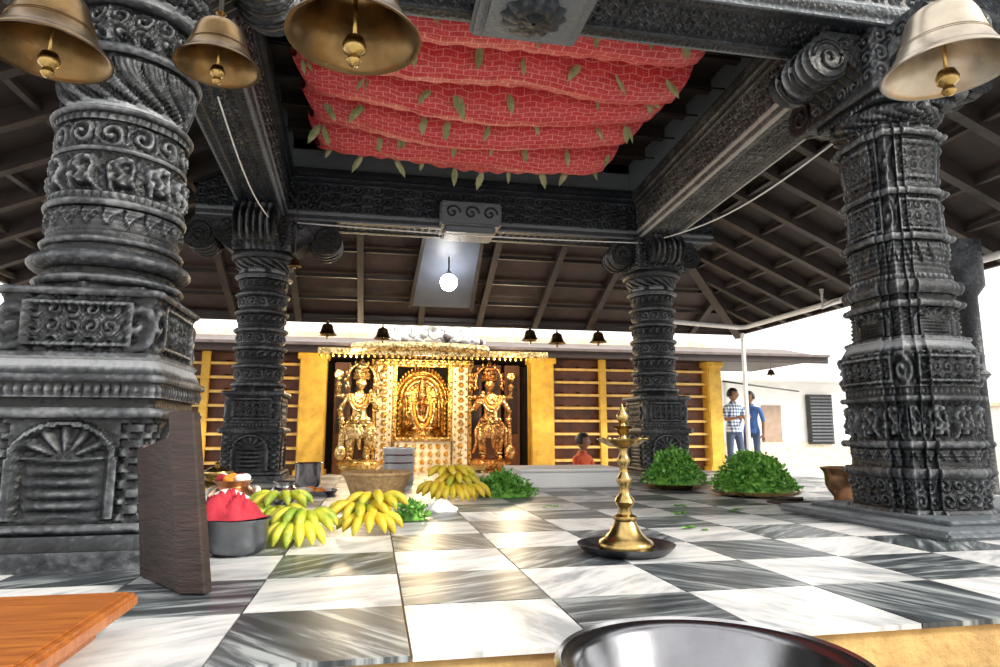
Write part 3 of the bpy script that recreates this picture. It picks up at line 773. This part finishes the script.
def person(name,loc,H,rot,top,bottom,skin=SKIN,pose='stand',sleeve=.5,headyaw=0):
    g=group(name,loc,rot); k=H/1.75
    def P(x,y,z): return (x*k,y*k,z*k)
    dz=-.78 if pose=='sit' else 0
    J={'pel':(P(0,0,.95+dz),(.15*k,.11*k)),'bel':(P(0,0,1.1+dz),(.135*k,.10*k)),'che':(P(0,0,1.30+dz),(.165*k,.11*k)),'nb':(P(0,.01,1.45+dz),(.075*k,.07*k)),'nt':(P(0,-.01,1.55+dz),(.05*k,.05*k))}
    E=[('pel','bel'),('bel','che'),('che','nb'),('nb','nt')]
    for s_,t in ((-1,'l'),(1,'r')):
        J['sh'+t]=(P(s_*.19,0,1.40+dz),.06*k)
        if pose=='sit': el,wr=P(s_*.27,-.08,1.14+dz),P(s_*.22,-.33,1.03+dz)
        elif pose=='arms': el,wr=P(s_*.26,-.06,1.14),P(s_*.14,-.26,1.18)
        else: el,wr=P(s_*.25,.02,1.13),P(s_*.26,-.06,.88)
        J['el'+t]=(el,.042*k); J['wr'+t]=(wr,.028*k)
        E+=[('che','sh'+t),('sh'+t,'el'+t),('el'+t,'wr'+t)]
        J['hp'+t]=(P(s_*.10,0,.90+dz),.09*k)
        if pose=='sit':
            J['kn'+t]=(P(s_*.36,-.34,.90+dz),.062*k); J['an'+t]=(P(-s_*.05,-.40-.05*s_,.86+dz),.045*k); J['to'+t]=(P(-s_*.16,-.42-.05*s_,.85+dz),.035*k)
        else:
            J['kn'+t]=(P(s_*.11,-.02-.03*s_,.50),.062*k); J['an'+t]=(P(s_*.12,.02+.02*s_,.09),.042*k); J['to'+t]=(P(s_*.14,-.14+.02*s_,.04),.036*k)
        E+=[('pel','hp'+t),('hp'+t,'kn'+t),('kn'+t,'an'+t),('an'+t,'to'+t)]
    o=skin_mesh('body',J,E,'pel',[skin,top,bottom],g)
    mi=[]
    els={t:(Vector(J['el'+t][0]),Vector(J['wr'+t][0]),Vector(J['sh'+t][0])) for t in 'lr'}
    for p in o.data.polygons:
        c=p.center; z_=c.z/k-dz; x_=abs(c.x)/k
        m_=1
        if z_>1.475: m_=0
        elif z_<.96 and x_<.225 or (pose=='sit' and z_<.97 and c.y<.5 and not (x_<.3 and z_>1.0)): m_=2
        for t in 'lr':
            e_,w_,s2=els[t]
            ax=w_-e_; tt=(c-e_).dot(ax)/ax.length_squared
            if 0.0+sleeve-.5<tt<1.4 and (c-(e_+ax*tt)).length<.065*k: m_=0
        if z_<.09 and pose!='sit': m_=0
        mi.append(m_)
    o.data.polygons.foreach_set('material_index',mi)
    head(g,P(0,-.02,1.64+dz),.235*k,skin,HAIR,headyaw)
    for t in 'lr':
        e_,w_,_=els[t]; hand(g,w_,w_-e_,skin,k)
    lathe('collar',[(.072*k,1.455*k+dz*k),(.066*k,1.50*k+dz*k),(.06*k,1.50*k+dz*k)],top,g,n=20)
    lathe('shirt_hem',[(.162*k,(1.0+dz)*k),(.175*k,(.90+dz)*k),(.168*k,(.90+dz)*k)],top,g,n=32).scale=(1,.8,1)
    return g
person('standing_man',(7.60,12.9,G0),1.90,.2,PLAID,DENIM,headyaw=.5,pose='arms')
person('standing_man',(8.2,13.2,G0),1.86,-.9,BLUE,DENIM,headyaw=-.3)
person('seated_priest',(3.02,9.3,G0),1.7,.7,ORANGE,ORANGE,pose='sit',headyaw=.3)
def guardian(loc,mir,GM):
    g=group('guardian_statue',loc)
    m=mir
    lathe('lotus_base',[(.0,0),(.36,0),(.38,.04),(.32,.08),(.28,.13),(.34,.18),(.38,.25),(.32,.30),(.25,.32),(0,.32)],GM,g,n=56,flute=(.05,14))
    J={'pel':((.02*m,0,1.02),(.18,.13)),'wai':((0,0,1.16),(.135,.105)),'che':((-.02*m,0,1.36),(.19,.12)),'nb':((0,0,1.5),.07),'nt':((.02*m,-.01,1.58),.06)}
    E=[('pel','wai'),('wai','che'),('che','nb'),('nb','nt')]
    legs={'l':[(-.11,0,.94,.12),(-.16,-.05,.62,.095),(-.14,.03,.36,.06),(-.18,-.09,.335,.045)],'r':[(.11,0,.94,.12),(.2,-.10,.66,.095),(.12,.0,.38,.06),(.18,-.11,.34,.045)]}
    for t,L in legs.items():
        pr='pel'
        for i,(x,y,z_,r) in enumerate(L):
            J[t+str(i)]=((x*m,y,z_),r); E.append((pr,t+str(i))); pr=t+str(i)
    arms={'a':[(-.22,0,1.42,.065),(-.34,-.03,1.20,.052),(-.30,-.22,1.05,.038),(-.29,-.29,1.02,.035)],'b':[(.22,0,1.42,.065),(.33,-.05,1.22,.052),(.24,-.24,1.34,.038),(.22,-.27,1.42,.035)],
          'c':[(-.17,.05,1.46,.055),(-.38,.04,1.46,.046),(-.38,-.04,1.66,.036),(-.38,-.05,1.73,.035)],'d':[(.17,.05,1.46,.055),(.38,.04,1.46,.046),(.38,-.04,1.66,.036),(.38,-.05,1.73,.035)]}
    for t,L in arms.items():
        pr='che'
        for i,(x,y,z_,r) in enumerate(L):
            J[t+str(i)]=((x*m,y,z_),r); E.append((pr,t+str(i))); pr=t+str(i)
    skin_mesh('figure',J,E,'pel',GM,g)
    for t in 'abcd':
        p=Vector(J[t+'3'][0]); q=Vector(J[t+'2'][0]); hand(g,p,p-q,GM,.9)
        for i in (1,2):
            c0=Vector(J[t+str(i)][0]); ellips('armlet_%s%d'%(t,i),c0,(.06,.06,.03),GOLDW,g,12)
    head(g,(.02*m,-.03,1.69),.25,GM,None,0,metal=True)
    lathe('crown',[(.13,1.76),(.155,1.79),(.13,1.82),(.15,1.86),(.11,1.89),(.125,1.93),(.09,1.97),(.10,2.0),(.06,2.04),(.055,2.09),(.0,2.15)],GM,g,(.02*m,0,0),n=36,flute=(.05,9))
    lathe('waist_skirt',[(.17,1.08),(.20,1.05),(.19,1.0),(.24,.90),(.25,.78),(.22,.70),(.20,.70)],GM,g,n=44,flute=(.07,13))
    for q in range(3): lathe('girdle_%d'%q,[(.20+.015*q,1.03-.05*q),(.22+.015*q,1.015-.05*q),(.20+.015*q,1.0-.05*q)],GOLDW,g,n=32)
    for q,rr in enumerate((.10,.15,.19)):
        tube('necklace_%d'%q,[(rr*math.cos(a),-.125-.012*q,1.49+rr*1.6*math.sin(a)) for a in np.linspace(-pi,0,16)],.018,(GOLDW,FLOWR,GOLDW)[q],g,n=6)
    tube('mace',[(-.30*m,-.33,1.04),(-.30*m,-.33,.34)],.03,GM,g,taper=[.8,1.6])
    ellips('mace_head',(-.30*m,-.33,.45),(.10,.10,.13),GM,g,14)
    lathe('discus',[(0,.02),(.07,.02),(.085,0),(.07,-.02),(0,-.02)],GM,g,(-.38*m,-.05,1.85),n=18).rotation_euler=(pi/2,0,0)
    lathe('conch',[(0,.10),(.03,.07),(.05,.02),(.06,-.02),(.03,-.07),(0,-.09)],GM,g,(.38*m,-.05,1.85),n=16)
    tube('halo',[(.25*math.cos(a)+.02*m,.08,1.76+.30*math.sin(a)) for a in np.linspace(-.5,pi+.5,24)],.028,GM,g,n=6)
    for k in range(11):
        a=-.4+k*(pi+.8)/10; ellips('halo_flame_%d'%k,(.29*math.cos(a)+.02*m,.08,1.76+.34*math.sin(a)),(.025,.02,.045),GM,g,8)
    for s_ in (-1,1):
        tube('sash_%d'%(s_+2),[(s_*.18,-.03,1.0),(s_*.28,-.05,.85),(s_*.27,-.05,.6),(s_*.34,-.05,.42)],.04,GM,g,taper=[1,1,.9,.5])
        for zz in (.42,.66): ellips('anklet_%d_%d'%(s_+1,int(zz*100)),(s_*.15*m,-.02,zz),(.08,.085,.03),GOLDW,g,12)
    tube('central_sash',[(0,-.2,1.0),(.0,-.24,.8),(.02,-.2,.5)],.05,GM,g,taper=[.8,1,.5])
guardian((-.26,12.15,-.28),1,GOLDW); guardian((2.16,12.15,-.28),-1,GOLDC)
box('statue_step',-.8,2.85,11.75,12.44,G0,-.28,CREAM,None,.02)
l=D.lights.new('shrine_fill_light','POINT'); l.energy=115; l.color=(1,.76,.42); l.shadow_soft_size=.2  # added warm fill that brightens the shrine gold, no fixture here
lo=D.objects.new('shrine_fill_light',l); lo.location=(.93,11.9,1.7); link(lo)
for x in (-.4,2.4):
    l=D.lights.new('shrine_fill_light','POINT'); l.energy=75; l.color=(1,.78,.48); l.shadow_soft_size=.15  # two more added fills, hanging free in front of the shrine
    lo=D.objects.new('shrine_fill_light',l); lo.location=(x,11.3,1.7); link(lo)
def pot(name,loc,R,H,mat,lid=False,par=None):
    g=group(name,loc)
    P=[(0,0),(.55,0),(.62,.03),(.88,.22),(1.0,.42),(.95,.60),(.72,.76),(.62,.82),(.66,.90),(.80,.97),(.82,1.0),(.78,1.0),(.62,.92),(.56,.84),(.5,.6),(0,.55)]
    lathe('vessel',[(r*R,z*H) for r,z in P],mat,g,n=40)
    lathe('rib',[(R*.99,H*.38),(R*1.03,H*.42),(R*.99,H*.46)],mat,g,n=40)
    if lid: lathe('lid',[(R*.8,H),(R*.78,H*1.05),(R*.3,H*1.18),(R*.1,H*1.22),(R*.14,H*1.3),(0,H*1.36)],mat,g,n=32)
    return g
pot('brass_pot',(-.35,11.3,-.45),.24,.4,BRASS,True); pot('brass_pot',(1.75,11.1,-.45),.2,.42,BRASS)
# ------------------------------------------------------------------ outside right
ob=group('outbuilding')
box('wall_main',6.5,18,17,17.3,G0,1.95,WHITE,ob,0)
box('lower_band',6.5,18,16.94,17,G0,.25,CREAM,ob,0)
box('roof_slab',6.2,18.4,16.2,17.4,1.95,2.1,WHITE,ob,.02)
for x in (7.4,8.6,9.9): box('pilaster_%d'%int(x),x-.12,x+.12,16.85,17,G0,1.95,WHITE,ob,.01)
box('doorway',7.7,8.3,16.96,16.99,G0,1.4,M('door_grey',(.35,.37,.4)),ob,0)
box('doorway_2',10.9,11.5,16.96,16.99,G0,1.3,M('door_brown',(.42,.30,.22)),ob,0)
lv=group('louvre_shutter',(12.7,16.9,0))
box('frame',-.40,.40,-.05,.05,.2,1.62,BLACK,lv,.01)
LVM=M('louvre_grey',(.12,.13,.15))
for k in range(14): box('blade_%d'%k,-.35,.35,-.10,-.05,.27+k*.095,.32+k*.095,LVM,lv,.004)
tube('overhead_rod',[(7.4,12.9,1.62),(12,16.8,1.7)],.02,BLACK)
wl=group('wall_right')
box('masonry',11.5,11.7,2.0,11,G0,1.0,WHITE,wl,.01); box('coping',11.4,11.8,2.0,11,1.0,1.08,CREAM,wl,.01)
# ------------------------------------------------------------------ objects on the floor
lp=group('brass_oil_lamp',(1.07,2.72,0))
lathe('tray',[(0,.012),(.15,.012),(.175,.02),(.20,.036),(.207,.038),(.203,.030),(.18,.008),(.15,.002),(0,.002)],ALU,lp,n=56)
lathe('stem',[(0,.014),(.115,.014),(.12,.03),(.112,.05),(.09,.062),(.07,.085),(.052,.115),(.045,.13),(.052,.14),(.05,.15),(.03,.16),(.026,.18),(.036,.195),(.044,.21),(.036,.228),(.024,.24),(.02,.27),(.028,.285),(.034,.30),(.028,.315),(.018,.33),(.016,.36),(.026,.372),(.03,.385),(.022,.40),(.016,.42),(.02,.436),(.03,.44)],BRASS,lp,n=40)
lathe('oil_bowl',[(.02,.44),(.06,.445),(.092,.462),(.10,.478),(.104,.478),(.10,.47),(.085,.458),(.03,.452),(.015,.46)],BRASS,lp,n=40,flute=(.05,5))
for k in range(5):
    a=2*pi*k/5; tube('spout_%d'%k,[(.085*math.cos(a),.085*math.sin(a),.47),(.118*math.cos(a),.118*math.sin(a),.48)],.012,BRASS,lp,taper=[1,.5])
lathe('finial',[(.018,.455),(.022,.47),(.014,.49),(.024,.505),(.03,.515),(.02,.53),(.012,.545),(.024,.56),(.027,.575),(.016,.595),(.006,.615),(0,.63)],BRASS,lp,n=28)
lathe('small_bowl',[(.012,.515),(.045,.522),(.052,.532),(.048,.53),(.012,.525)],BRASS,lp,n=28)
pn=group('large_metal_pan',(.625,1.18,-.13))
q=.90
lathe('bowl',[(r*q,z) for r,z in [(0,0),(.14,.0),(.20,.03),(.25,.09),(.275,.16),(.285,.20),(.315,.208),(.318,.214),(.285,.212),(.268,.20),(.24,.11),(.19,.06),(.12,.035),(0,.03)]],PAN,pn,n=96)
lathe('rim_bead',[(r*q,z) for r,z in [(.312,.206),(.322,.211),(.315,.219),(.308,.214)]],STEEL,pn,n=96)
for s_ in (-1,1):
    tube('handle_%d'%(s_+2),[(s_*(.24+.05*math.sin(a)),.07*math.cos(a),.13+.02*math.sin(a)) for a in np.linspace(0,pi,12)],.010,STEEL,pn)
st=group('wooden_low_stool',(-1.1,1.62,0))
box('top',-.52,.52,-.30,.28,.062,.098,WOODO,st,.008)
box('top_border',-.50,.50,-.28,.26,.098,.103,WOODO,st,.002)
for sx in (-.42,.42):
    box('foot_%d'%int(sx*10+5),sx-.03,sx+.03,-.24,.22,.001,.062,WOODO,st,.006)
bd=group('leaning_wooden_board',(-.585,2.30,0),0)
def lean(name,pa,pb,th,h0,h1,leanx,mat,par,z0=0.002):
    pa=Vector(pa);pb=Vector(pb); d=(pb-pa).normalized(); s=Vector((-d.y,d.x,0))*th
    L=Vector((leanx[0],leanx[1],0))
    V=[]
    for f in (0,1):
        for p,hh in ((pa,h0),(pb,h1)):
            q=p+L*f; z_=z0+hh*f
            V.append((q.x,q.y,z_)); V.append((q.x+s.x,q.y+s.y,z_))
    F=[(0,1,3,2),(4,6,7,5),(0,4,5,1),(2,3,7,6),(0,2,6,4),(1,5,7,3)]
    o=mesh(name,V,F,mat,par,False); bv=o.modifiers.new('b','BEVEL'); bv.width=.006; bv.segments=2; return o
lean('front_rail',(.0,-.02,0),(.085,-.04,0),.05,.57,.57,(-.085,.05),WOODB,bd)
lean('panel',(.0,-.01,0),(-.20,.28,0),-.03,.50,.44,(-.06,.05),WOODB,bd)
lean('rear_rail',(-.18,.25,0),(-.21,.29,0),-.045,.46,.44,(-.06,.05),WOODB,bd)
gp=group('cooking_pot',(-.55,3.0,0))
lathe('pan',[(0,.003),(.09,.003),(.115,.02),(.122,.06),(.122,.13),(.132,.14),(.132,.146),(.118,.142),(.112,.06),(0,.03)],ALUP,gp,n=40)
V=[];F=[];n=48
for i in range(17):
    for k in range(n):
        a=2*pi*k/n; f=i/16; r=f*.128
        cx_,sy_=math.cos(a)*f,math.sin(a)*f
        fold=.045*noise.noise(Vector((cx_*3.2+5,sy_*3.2,3)))+.040*abs(noise.noise(Vector((cx_*6,sy_*6,7))))
        zz=.155+.065*(max(0,1-f**3.5))+fold*(1-.5*f)*1.4-.04*cx_
        rr=r*(1+.07*math.cos(5*a)*f+.10*noise.noise(Vector((math.cos(a)*2,math.sin(a)*2,9))))
        zz=max(zz,.152)
        if i==16: zz=.150
        V.append((rr*math.cos(a)-.02,rr*math.sin(a),zz))
for i in range(16):
    for k in range(n): F.append((i*n+k,i*n+(k+1)%n,(i+1)*n+(k+1)%n,(i+1)*n+k))
mesh('red_cloth',V,F,REDC,gp)
pc=pot('copper_pot',(-.86,4.45,0),.15,.21,COPPER,False)
tube('flower_garland',[(.15*math.cos(a),.15*math.sin(a),.12+.03*math.sin(3*a)) for a in np.linspace(0,2*pi,30)],.02,PORC,pc)
for k in range(7):
    a=k*.9; ellips('flower_%d'%k,(.07*math.cos(a),.07*math.sin(a),.22),(.035,.035,.03),(PORC,REDC,FLOWR)[k%3],pc,10)
pot('copper_pot',(-1.1,5.1,0),.14,.22,BRASS,True)
pot('copper_pot',(-.62,5.0,0),.10,.16,STEEL,False)
def banana(V,F,base,d,up,L,r):
    n=6; m=11
    d=Vector(d).normalized(); up=Vector(up); side=d.cross(up).normalized(); up=side.cross(d)
    b=len(V); A0,A1=-.5,1.0
    c0,s0=math.cos(A0),math.sin(A0)
    for i in range(m):
        t=i/(m-1); ang=A0+t*(A1-A0)
        p=Vector(base)+d*L*(math.sin(ang)-s0)*.72+up*L*(math.cos(ang)-c0)*.72
        rr=r*[.30,.36,.80,1.0,1.06,1.07,1.05,1.0,.86,.52,.20][i]
        tang=d*math.cos(ang)-up*math.sin(ang); u2=side.cross(tang)
        for k in range(n):
            a=2*pi*k/n; V.append(p+side*rr*math.cos(a)+u2*rr*math.sin(a))
    for i in range(m-1):
        for k in range(n):
            F.append((b+i*n+k,b+i*n+(k+1)%n,b+(i+1)*n+(k+1)%n,b+(i+1)*n+k))
    F.append(tuple(b+k for k in range(n-1,-1,-1))); F.append(tuple(b+(m-1)*n+k for k in range(n)))
def bunch(name,loc,hands,L,mat,rot=0):
    g=group(name,loc,rot); V=[];F=[]
    for (cx,cy,cz,a0,a1,n,el) in hands:
        for k in range(n):
            a=a0+(a1-a0)*k/max(1,n-1); e=el+random.uniform(-.08,.08)
            d=Vector((math.cos(a)*math.cos(e),math.sin(a)*math.cos(e),math.sin(e)))
            banana(V,F,(cx+.035*math.cos(a),cy+.035*math.sin(a),cz+random.uniform(-.01,.01)),d,(0,0,1),L*random.uniform(.88,1.08),L*.155)
    mn=min(v[2] for v in V)
    for v in V: v[2]+= -mn+.002
    o=mesh('fruit',V,F,mat,g,True)
    for i,(cx,cy,cz,*_) in enumerate(hands):
        ellips('crown_%d'%i,(cx,cy,cz-mn),(.03,.03,.022),BANG,g,10)
    return g
bunch('banana_bunch',(-.33,3.22,0),[(0,0,.10,-2.5,-.7,6,-.3),(.02,.06,.14,-2.9,-.3,7,-.15)],.155,BANG)
bunch('banana_bunch',(-.03,3.50,0),[(.02,0,.09,-2.9,-.2,7,-.25),(-.02,.05,.14,-3.1,-.1,7,-.15),(.05,.09,.18,-2.6,-.3,5,-.05)],.155,BAN)
bunch('banana_bunch',(.60,5.0,0),[(0,0,.12,-2.8,-.2,8,-.3),(.10,.05,.12,-2.6,0,7,-.2),(-.08,.08,.14,-2.9,-.3,7,-.15),(.04,.1,.19,-2.9,-.2,7,-.1),(-.02,.12,.24,-2.6,-.4,5,.0)],.175,BAN)
bunch('banana_bunch',(-.50,3.85,0),[(.0,0,.08,-2.9,-.2,6,-.3),(0,.08,.14,-3.1,0,6,-.1)],.16,BANG)
def heap(name,loc,rx,ry,h,n,ls,mat=None,plate=None):
    mat=mat or GREEN2
    g=group(name,loc); V=[];F=[]
    z0=.04 if plate else .002
    nn=30; NR_=10
    def lump(a,s): return 1+.30*noise.noise(Vector((math.cos(a)*1.8*s+loc[0]*3,math.sin(a)*1.8*s,1)))
    def prof(s): return (1-s**1.7)
    for i in range(NR_+1):
        s=1-i/NR_
        for k in range(nn):
            a=2*pi*k/nn; l_=lump(a,s)
            V.append((rx*.86*s*l_*math.cos(a),ry*.86*s*l_*math.sin(a),z0+h*.82*prof(s)*l_))
    for i in range(NR_):
        for k in range(nn): F.append((i*nn+k,i*nn+(k+1)%nn,(i+1)*nn+(k+1)%nn,(i+1)*nn+k))
    nb=len(V)
    for q in range(n):
        a=random.uniform(0,2*pi); s=random.random()**.6; l_=lump(a,s)
        p=Vector((rx*.88*s*l_*math.cos(a),ry*.88*s*l_*math.sin(a),z0+.005+h*.84*prof(s)*l_))
        nrm=Vector((math.cos(a)*s,math.sin(a)*s,.6)).normalized()
        stem=(nrm+Vector((random.gauss(0,.9),random.gauss(0,.9),random.gauss(0,.4)))).normalized()
        p2=p+stem*ls*random.uniform(0,1.2)
        for w_ in range(2):
            d=(stem+Vector((random.gauss(0,.8),random.gauss(0,.8),random.gauss(0,.6)))).normalized()
            s2=d.cross(Vector((random.random()-.5,random.random()-.5,random.random()))).normalized()
            L=ls*random.uniform(.5,1.1); b=len(V)
            V+=[p2,p2+d*L*.5+s2*L*.26,p2+d*L,p2+d*L*.5-s2*L*.26]; F.append((b,b+1,b+2,b+3))
    for v in V[nb:]:
        if v[2]<z0: v[2]=z0
    mesh('leaves',V,F,mat,g,False)
    if plate: lathe('plate',[(0,.003),(plate*.7,.003),(plate*.93,.025),(plate,.05),(plate*.97,.05),(plate*.7,.016),(0,.016)],BRASS,g,n=40)
    return g
heap('basil_leaf_heap',(3.08,4.95,0),.34,.30,.30,1500,.058,plate=.36)
heap('basil_leaf_heap',(2.74,5.72,0),.28,.24,.30,1000,.058,plate=.30)
heap('basil_leaf_heap',(1.04,5.3,0),.26,.2,.17,600,.05)
heap('basil_leaf_heap',(.24,3.95,0),.09,.07,.07,140,.045)
for k,(x,y) in enumerate(((1.9,3.9),(2.1,4.3),(1.65,3.3),(2.3,4.0),(1.2,4.4))):
    V=[];F=[]
    for q in range(5):
        a=random.uniform(0,6.28);p=Vector((x+random.gauss(0,.03),y+random.gauss(0,.03),.003+q*.002)); d=Vector((math.cos(a),math.sin(a),0));s=Vector((-math.sin(a),math.cos(a),0));L=.06
        b=len(V);V+=[p,p+d*L*.5+s*L*.3+Vector((0,0,.008)),p+d*L,p+d*L*.5-s*L*.3+Vector((0,0,.008))];F.append((b,b+1,b+2,b+3))
    mesh('fallen_leaves',V,F,GREEN2,None,False)
bk=group('wicker_basket',(.04,5.25,0))
V=[];F=[];n=120;rows=22
for i in range(rows+1):
    t=i/rows
    for k in range(n):
        a=2*pi*k/n; r=.18+.08*t+.007*math.sin(k*pi/3+(i%2)*pi); V.append((r*math.cos(a),r*math.sin(a),.003+.19*t))
for i in range(rows+1):
    t=1-i/rows
    for k in range(n):
        a=2*pi*k/n; r=.165+.08*t; V.append((r*math.cos(a),r*math.sin(a),.015+.175*t))
for i in range(2*rows+1):
    for k in range(n): F.append((i*n+k,i*n+(k+1)%n,(i+1)*n+(k+1)%n,(i+1)*n+k))
F.append(tuple(range(n-1,-1,-1))); F.append(tuple((2*rows+1)*n+k for k in range(n)))
mesh('weave',V,F,WICK,bk)
tube('rim',[(.255*math.cos(a),.255*math.sin(a),.195) for a in np.linspace(0,2*pi,50)],.016,WICK,bk)
BS=M('bright_steel',(.85,.85,.86),(.7,.7,.72),4,.3,.6)
sv=group('steel_vessel',(.27,7.0,0))
lathe('drum',[(0,.002),(.15,.002),(.16,.02),(.16,.32),(.168,.33),(.168,.35),(.16,.355),(.15,.35),(.15,.05),(0,.04)],BS,sv,n=44)
for zz in (.1,.2,.28): lathe('band_%d'%int(zz*100),[(.160,zz-.008),(.165,zz),(.160,zz+.008)],STEEL,sv,n=44)
sv=group('steel_vessel',(-.6,6.6,0))
lathe('drum',[(0,.002),(.10,.002),(.12,.03),(.12,.2),(.13,.22),(.125,.225),(.11,.2),(.11,.04),(0,.03)],STEEL,sv,n=40)
tp=group('steel_tray',(-.46,5.7,0))
lathe('dish',[(0,.003),(.16,.003),(.185,.03),(.19,.04),(.18,.04),(.16,.012),(0,.012)],STEEL,tp,n=44)
for k in range(6):
    a=k*1.05; ellips('offering_%d'%k,(.09*math.cos(a),.09*math.sin(a),.035),(.045,.04,.03),[PORC,CREAM,FLOWR][k%3],tp,12)
V=[];F=[];n=24
for i in range(9):
    for k in range(n):
        a=2*pi*k/n;r=math.cos(i/8*pi/2)*.10*(1+.35*noise.noise(Vector((math.cos(a)*2,math.sin(a)*2,i*.4)))); V.append((r*math.cos(a),r*.7*math.sin(a),.002+.06*math.sin(i/8*pi/2)*(1+.5*noise.noise(Vector((math.cos(a)*3,math.sin(a)*3,i*.2))))))
for i in range(8):
    for k in range(n): F.append((i*n+k,i*n+(k+1)%n,(i+1)*n+(k+1)%n,(i+1)*n+k))
mesh('white_cloth_bag',V,F,PORC,None,True,(.45,4.35,0))
wsx=group('white_step')
box('block',1.34,2.35,5.95,6.7,.002,.15,WHITE,wsx,.01)
box('tread',1.32,2.37,5.92,6.7,.15,.175,WHITE,wsx,.008)
cb=group('copper_urn',(3.38,4.30,0))
lathe('urn',[(0,.002),(.085,.002),(.09,.015),(.065,.03),(.07,.05),(.10,.09),(.118,.13),(.12,.19),(.125,.22),(.148,.25),(.148,.258),(.12,.245),(.11,.2),(.105,.13),(0,.08)],COPPER,cb,n=44)
ct=group('chopping_board',(2.98,4.36,0))
box('board',-.14,.16,-.08,.08,.002,.022,WOODB,ct,.005); tube('knife',[(-.1,0,.035),(.12,.02,.035)],.008,BLACK,ct)
lathe('small_plate',[(0,.023),(.05,.023),(.07,.035),(.05,.03),(0,.03)],STEEL,ct,(.05,0,0),n=24)
fb=group('orange_wooden_frame',(-1.85,3.6,0))
box('leaf',-.10,.10,-.03,.03,.002,1.0,WOODO,fb,.01); box('rail',-.12,.12,-.04,.04,.85,.95,WOODO,fb,.01)
lathe('slender_post',[(.14,G0),(.14,-.2),(.09,-.15),(.085,1.0),(.13,1.05),(.09,1.1),(.09,1.8),(.16,1.9),(.16,2.35)],STONE2,None,(5.6,5.2,0),n=24)
# ------------------------------------------------------------------ light, world, camera
w=D.worlds.new('World'); C.scene.world=w; w.use_nodes=True
bg=w.node_tree.nodes['Background']; bg.inputs[0].default_value=(1,.98,.95,1); bg.inputs[1].default_value=1.8
sn=D.lights.new('sun','SUN'); sn.energy=4.0; sn.angle=.15; sn.color=(1,.93,.82)
so=D.objects.new('sun',sn); link(so)
dirv=Vector((-.80,.52,-.62)); so.rotation_euler=dirv.to_track_quat('-Z','Y').to_euler()
cam=D.cameras.new('camera'); co=D.objects.new('camera',cam); link(co); C.scene.camera=co
cam.sensor_width=36; cam.lens=36*650/1000; cam.clip_start=.02
co.location=(0,0,.5)
ps,tt=math.radians(10.9),math.radians(8.75)
co.rotation_euler=(pi/2+tt,0,-ps)
C.scene.view_settings.view_transform='Standard'
C.scene.view_settings.exposure=.25
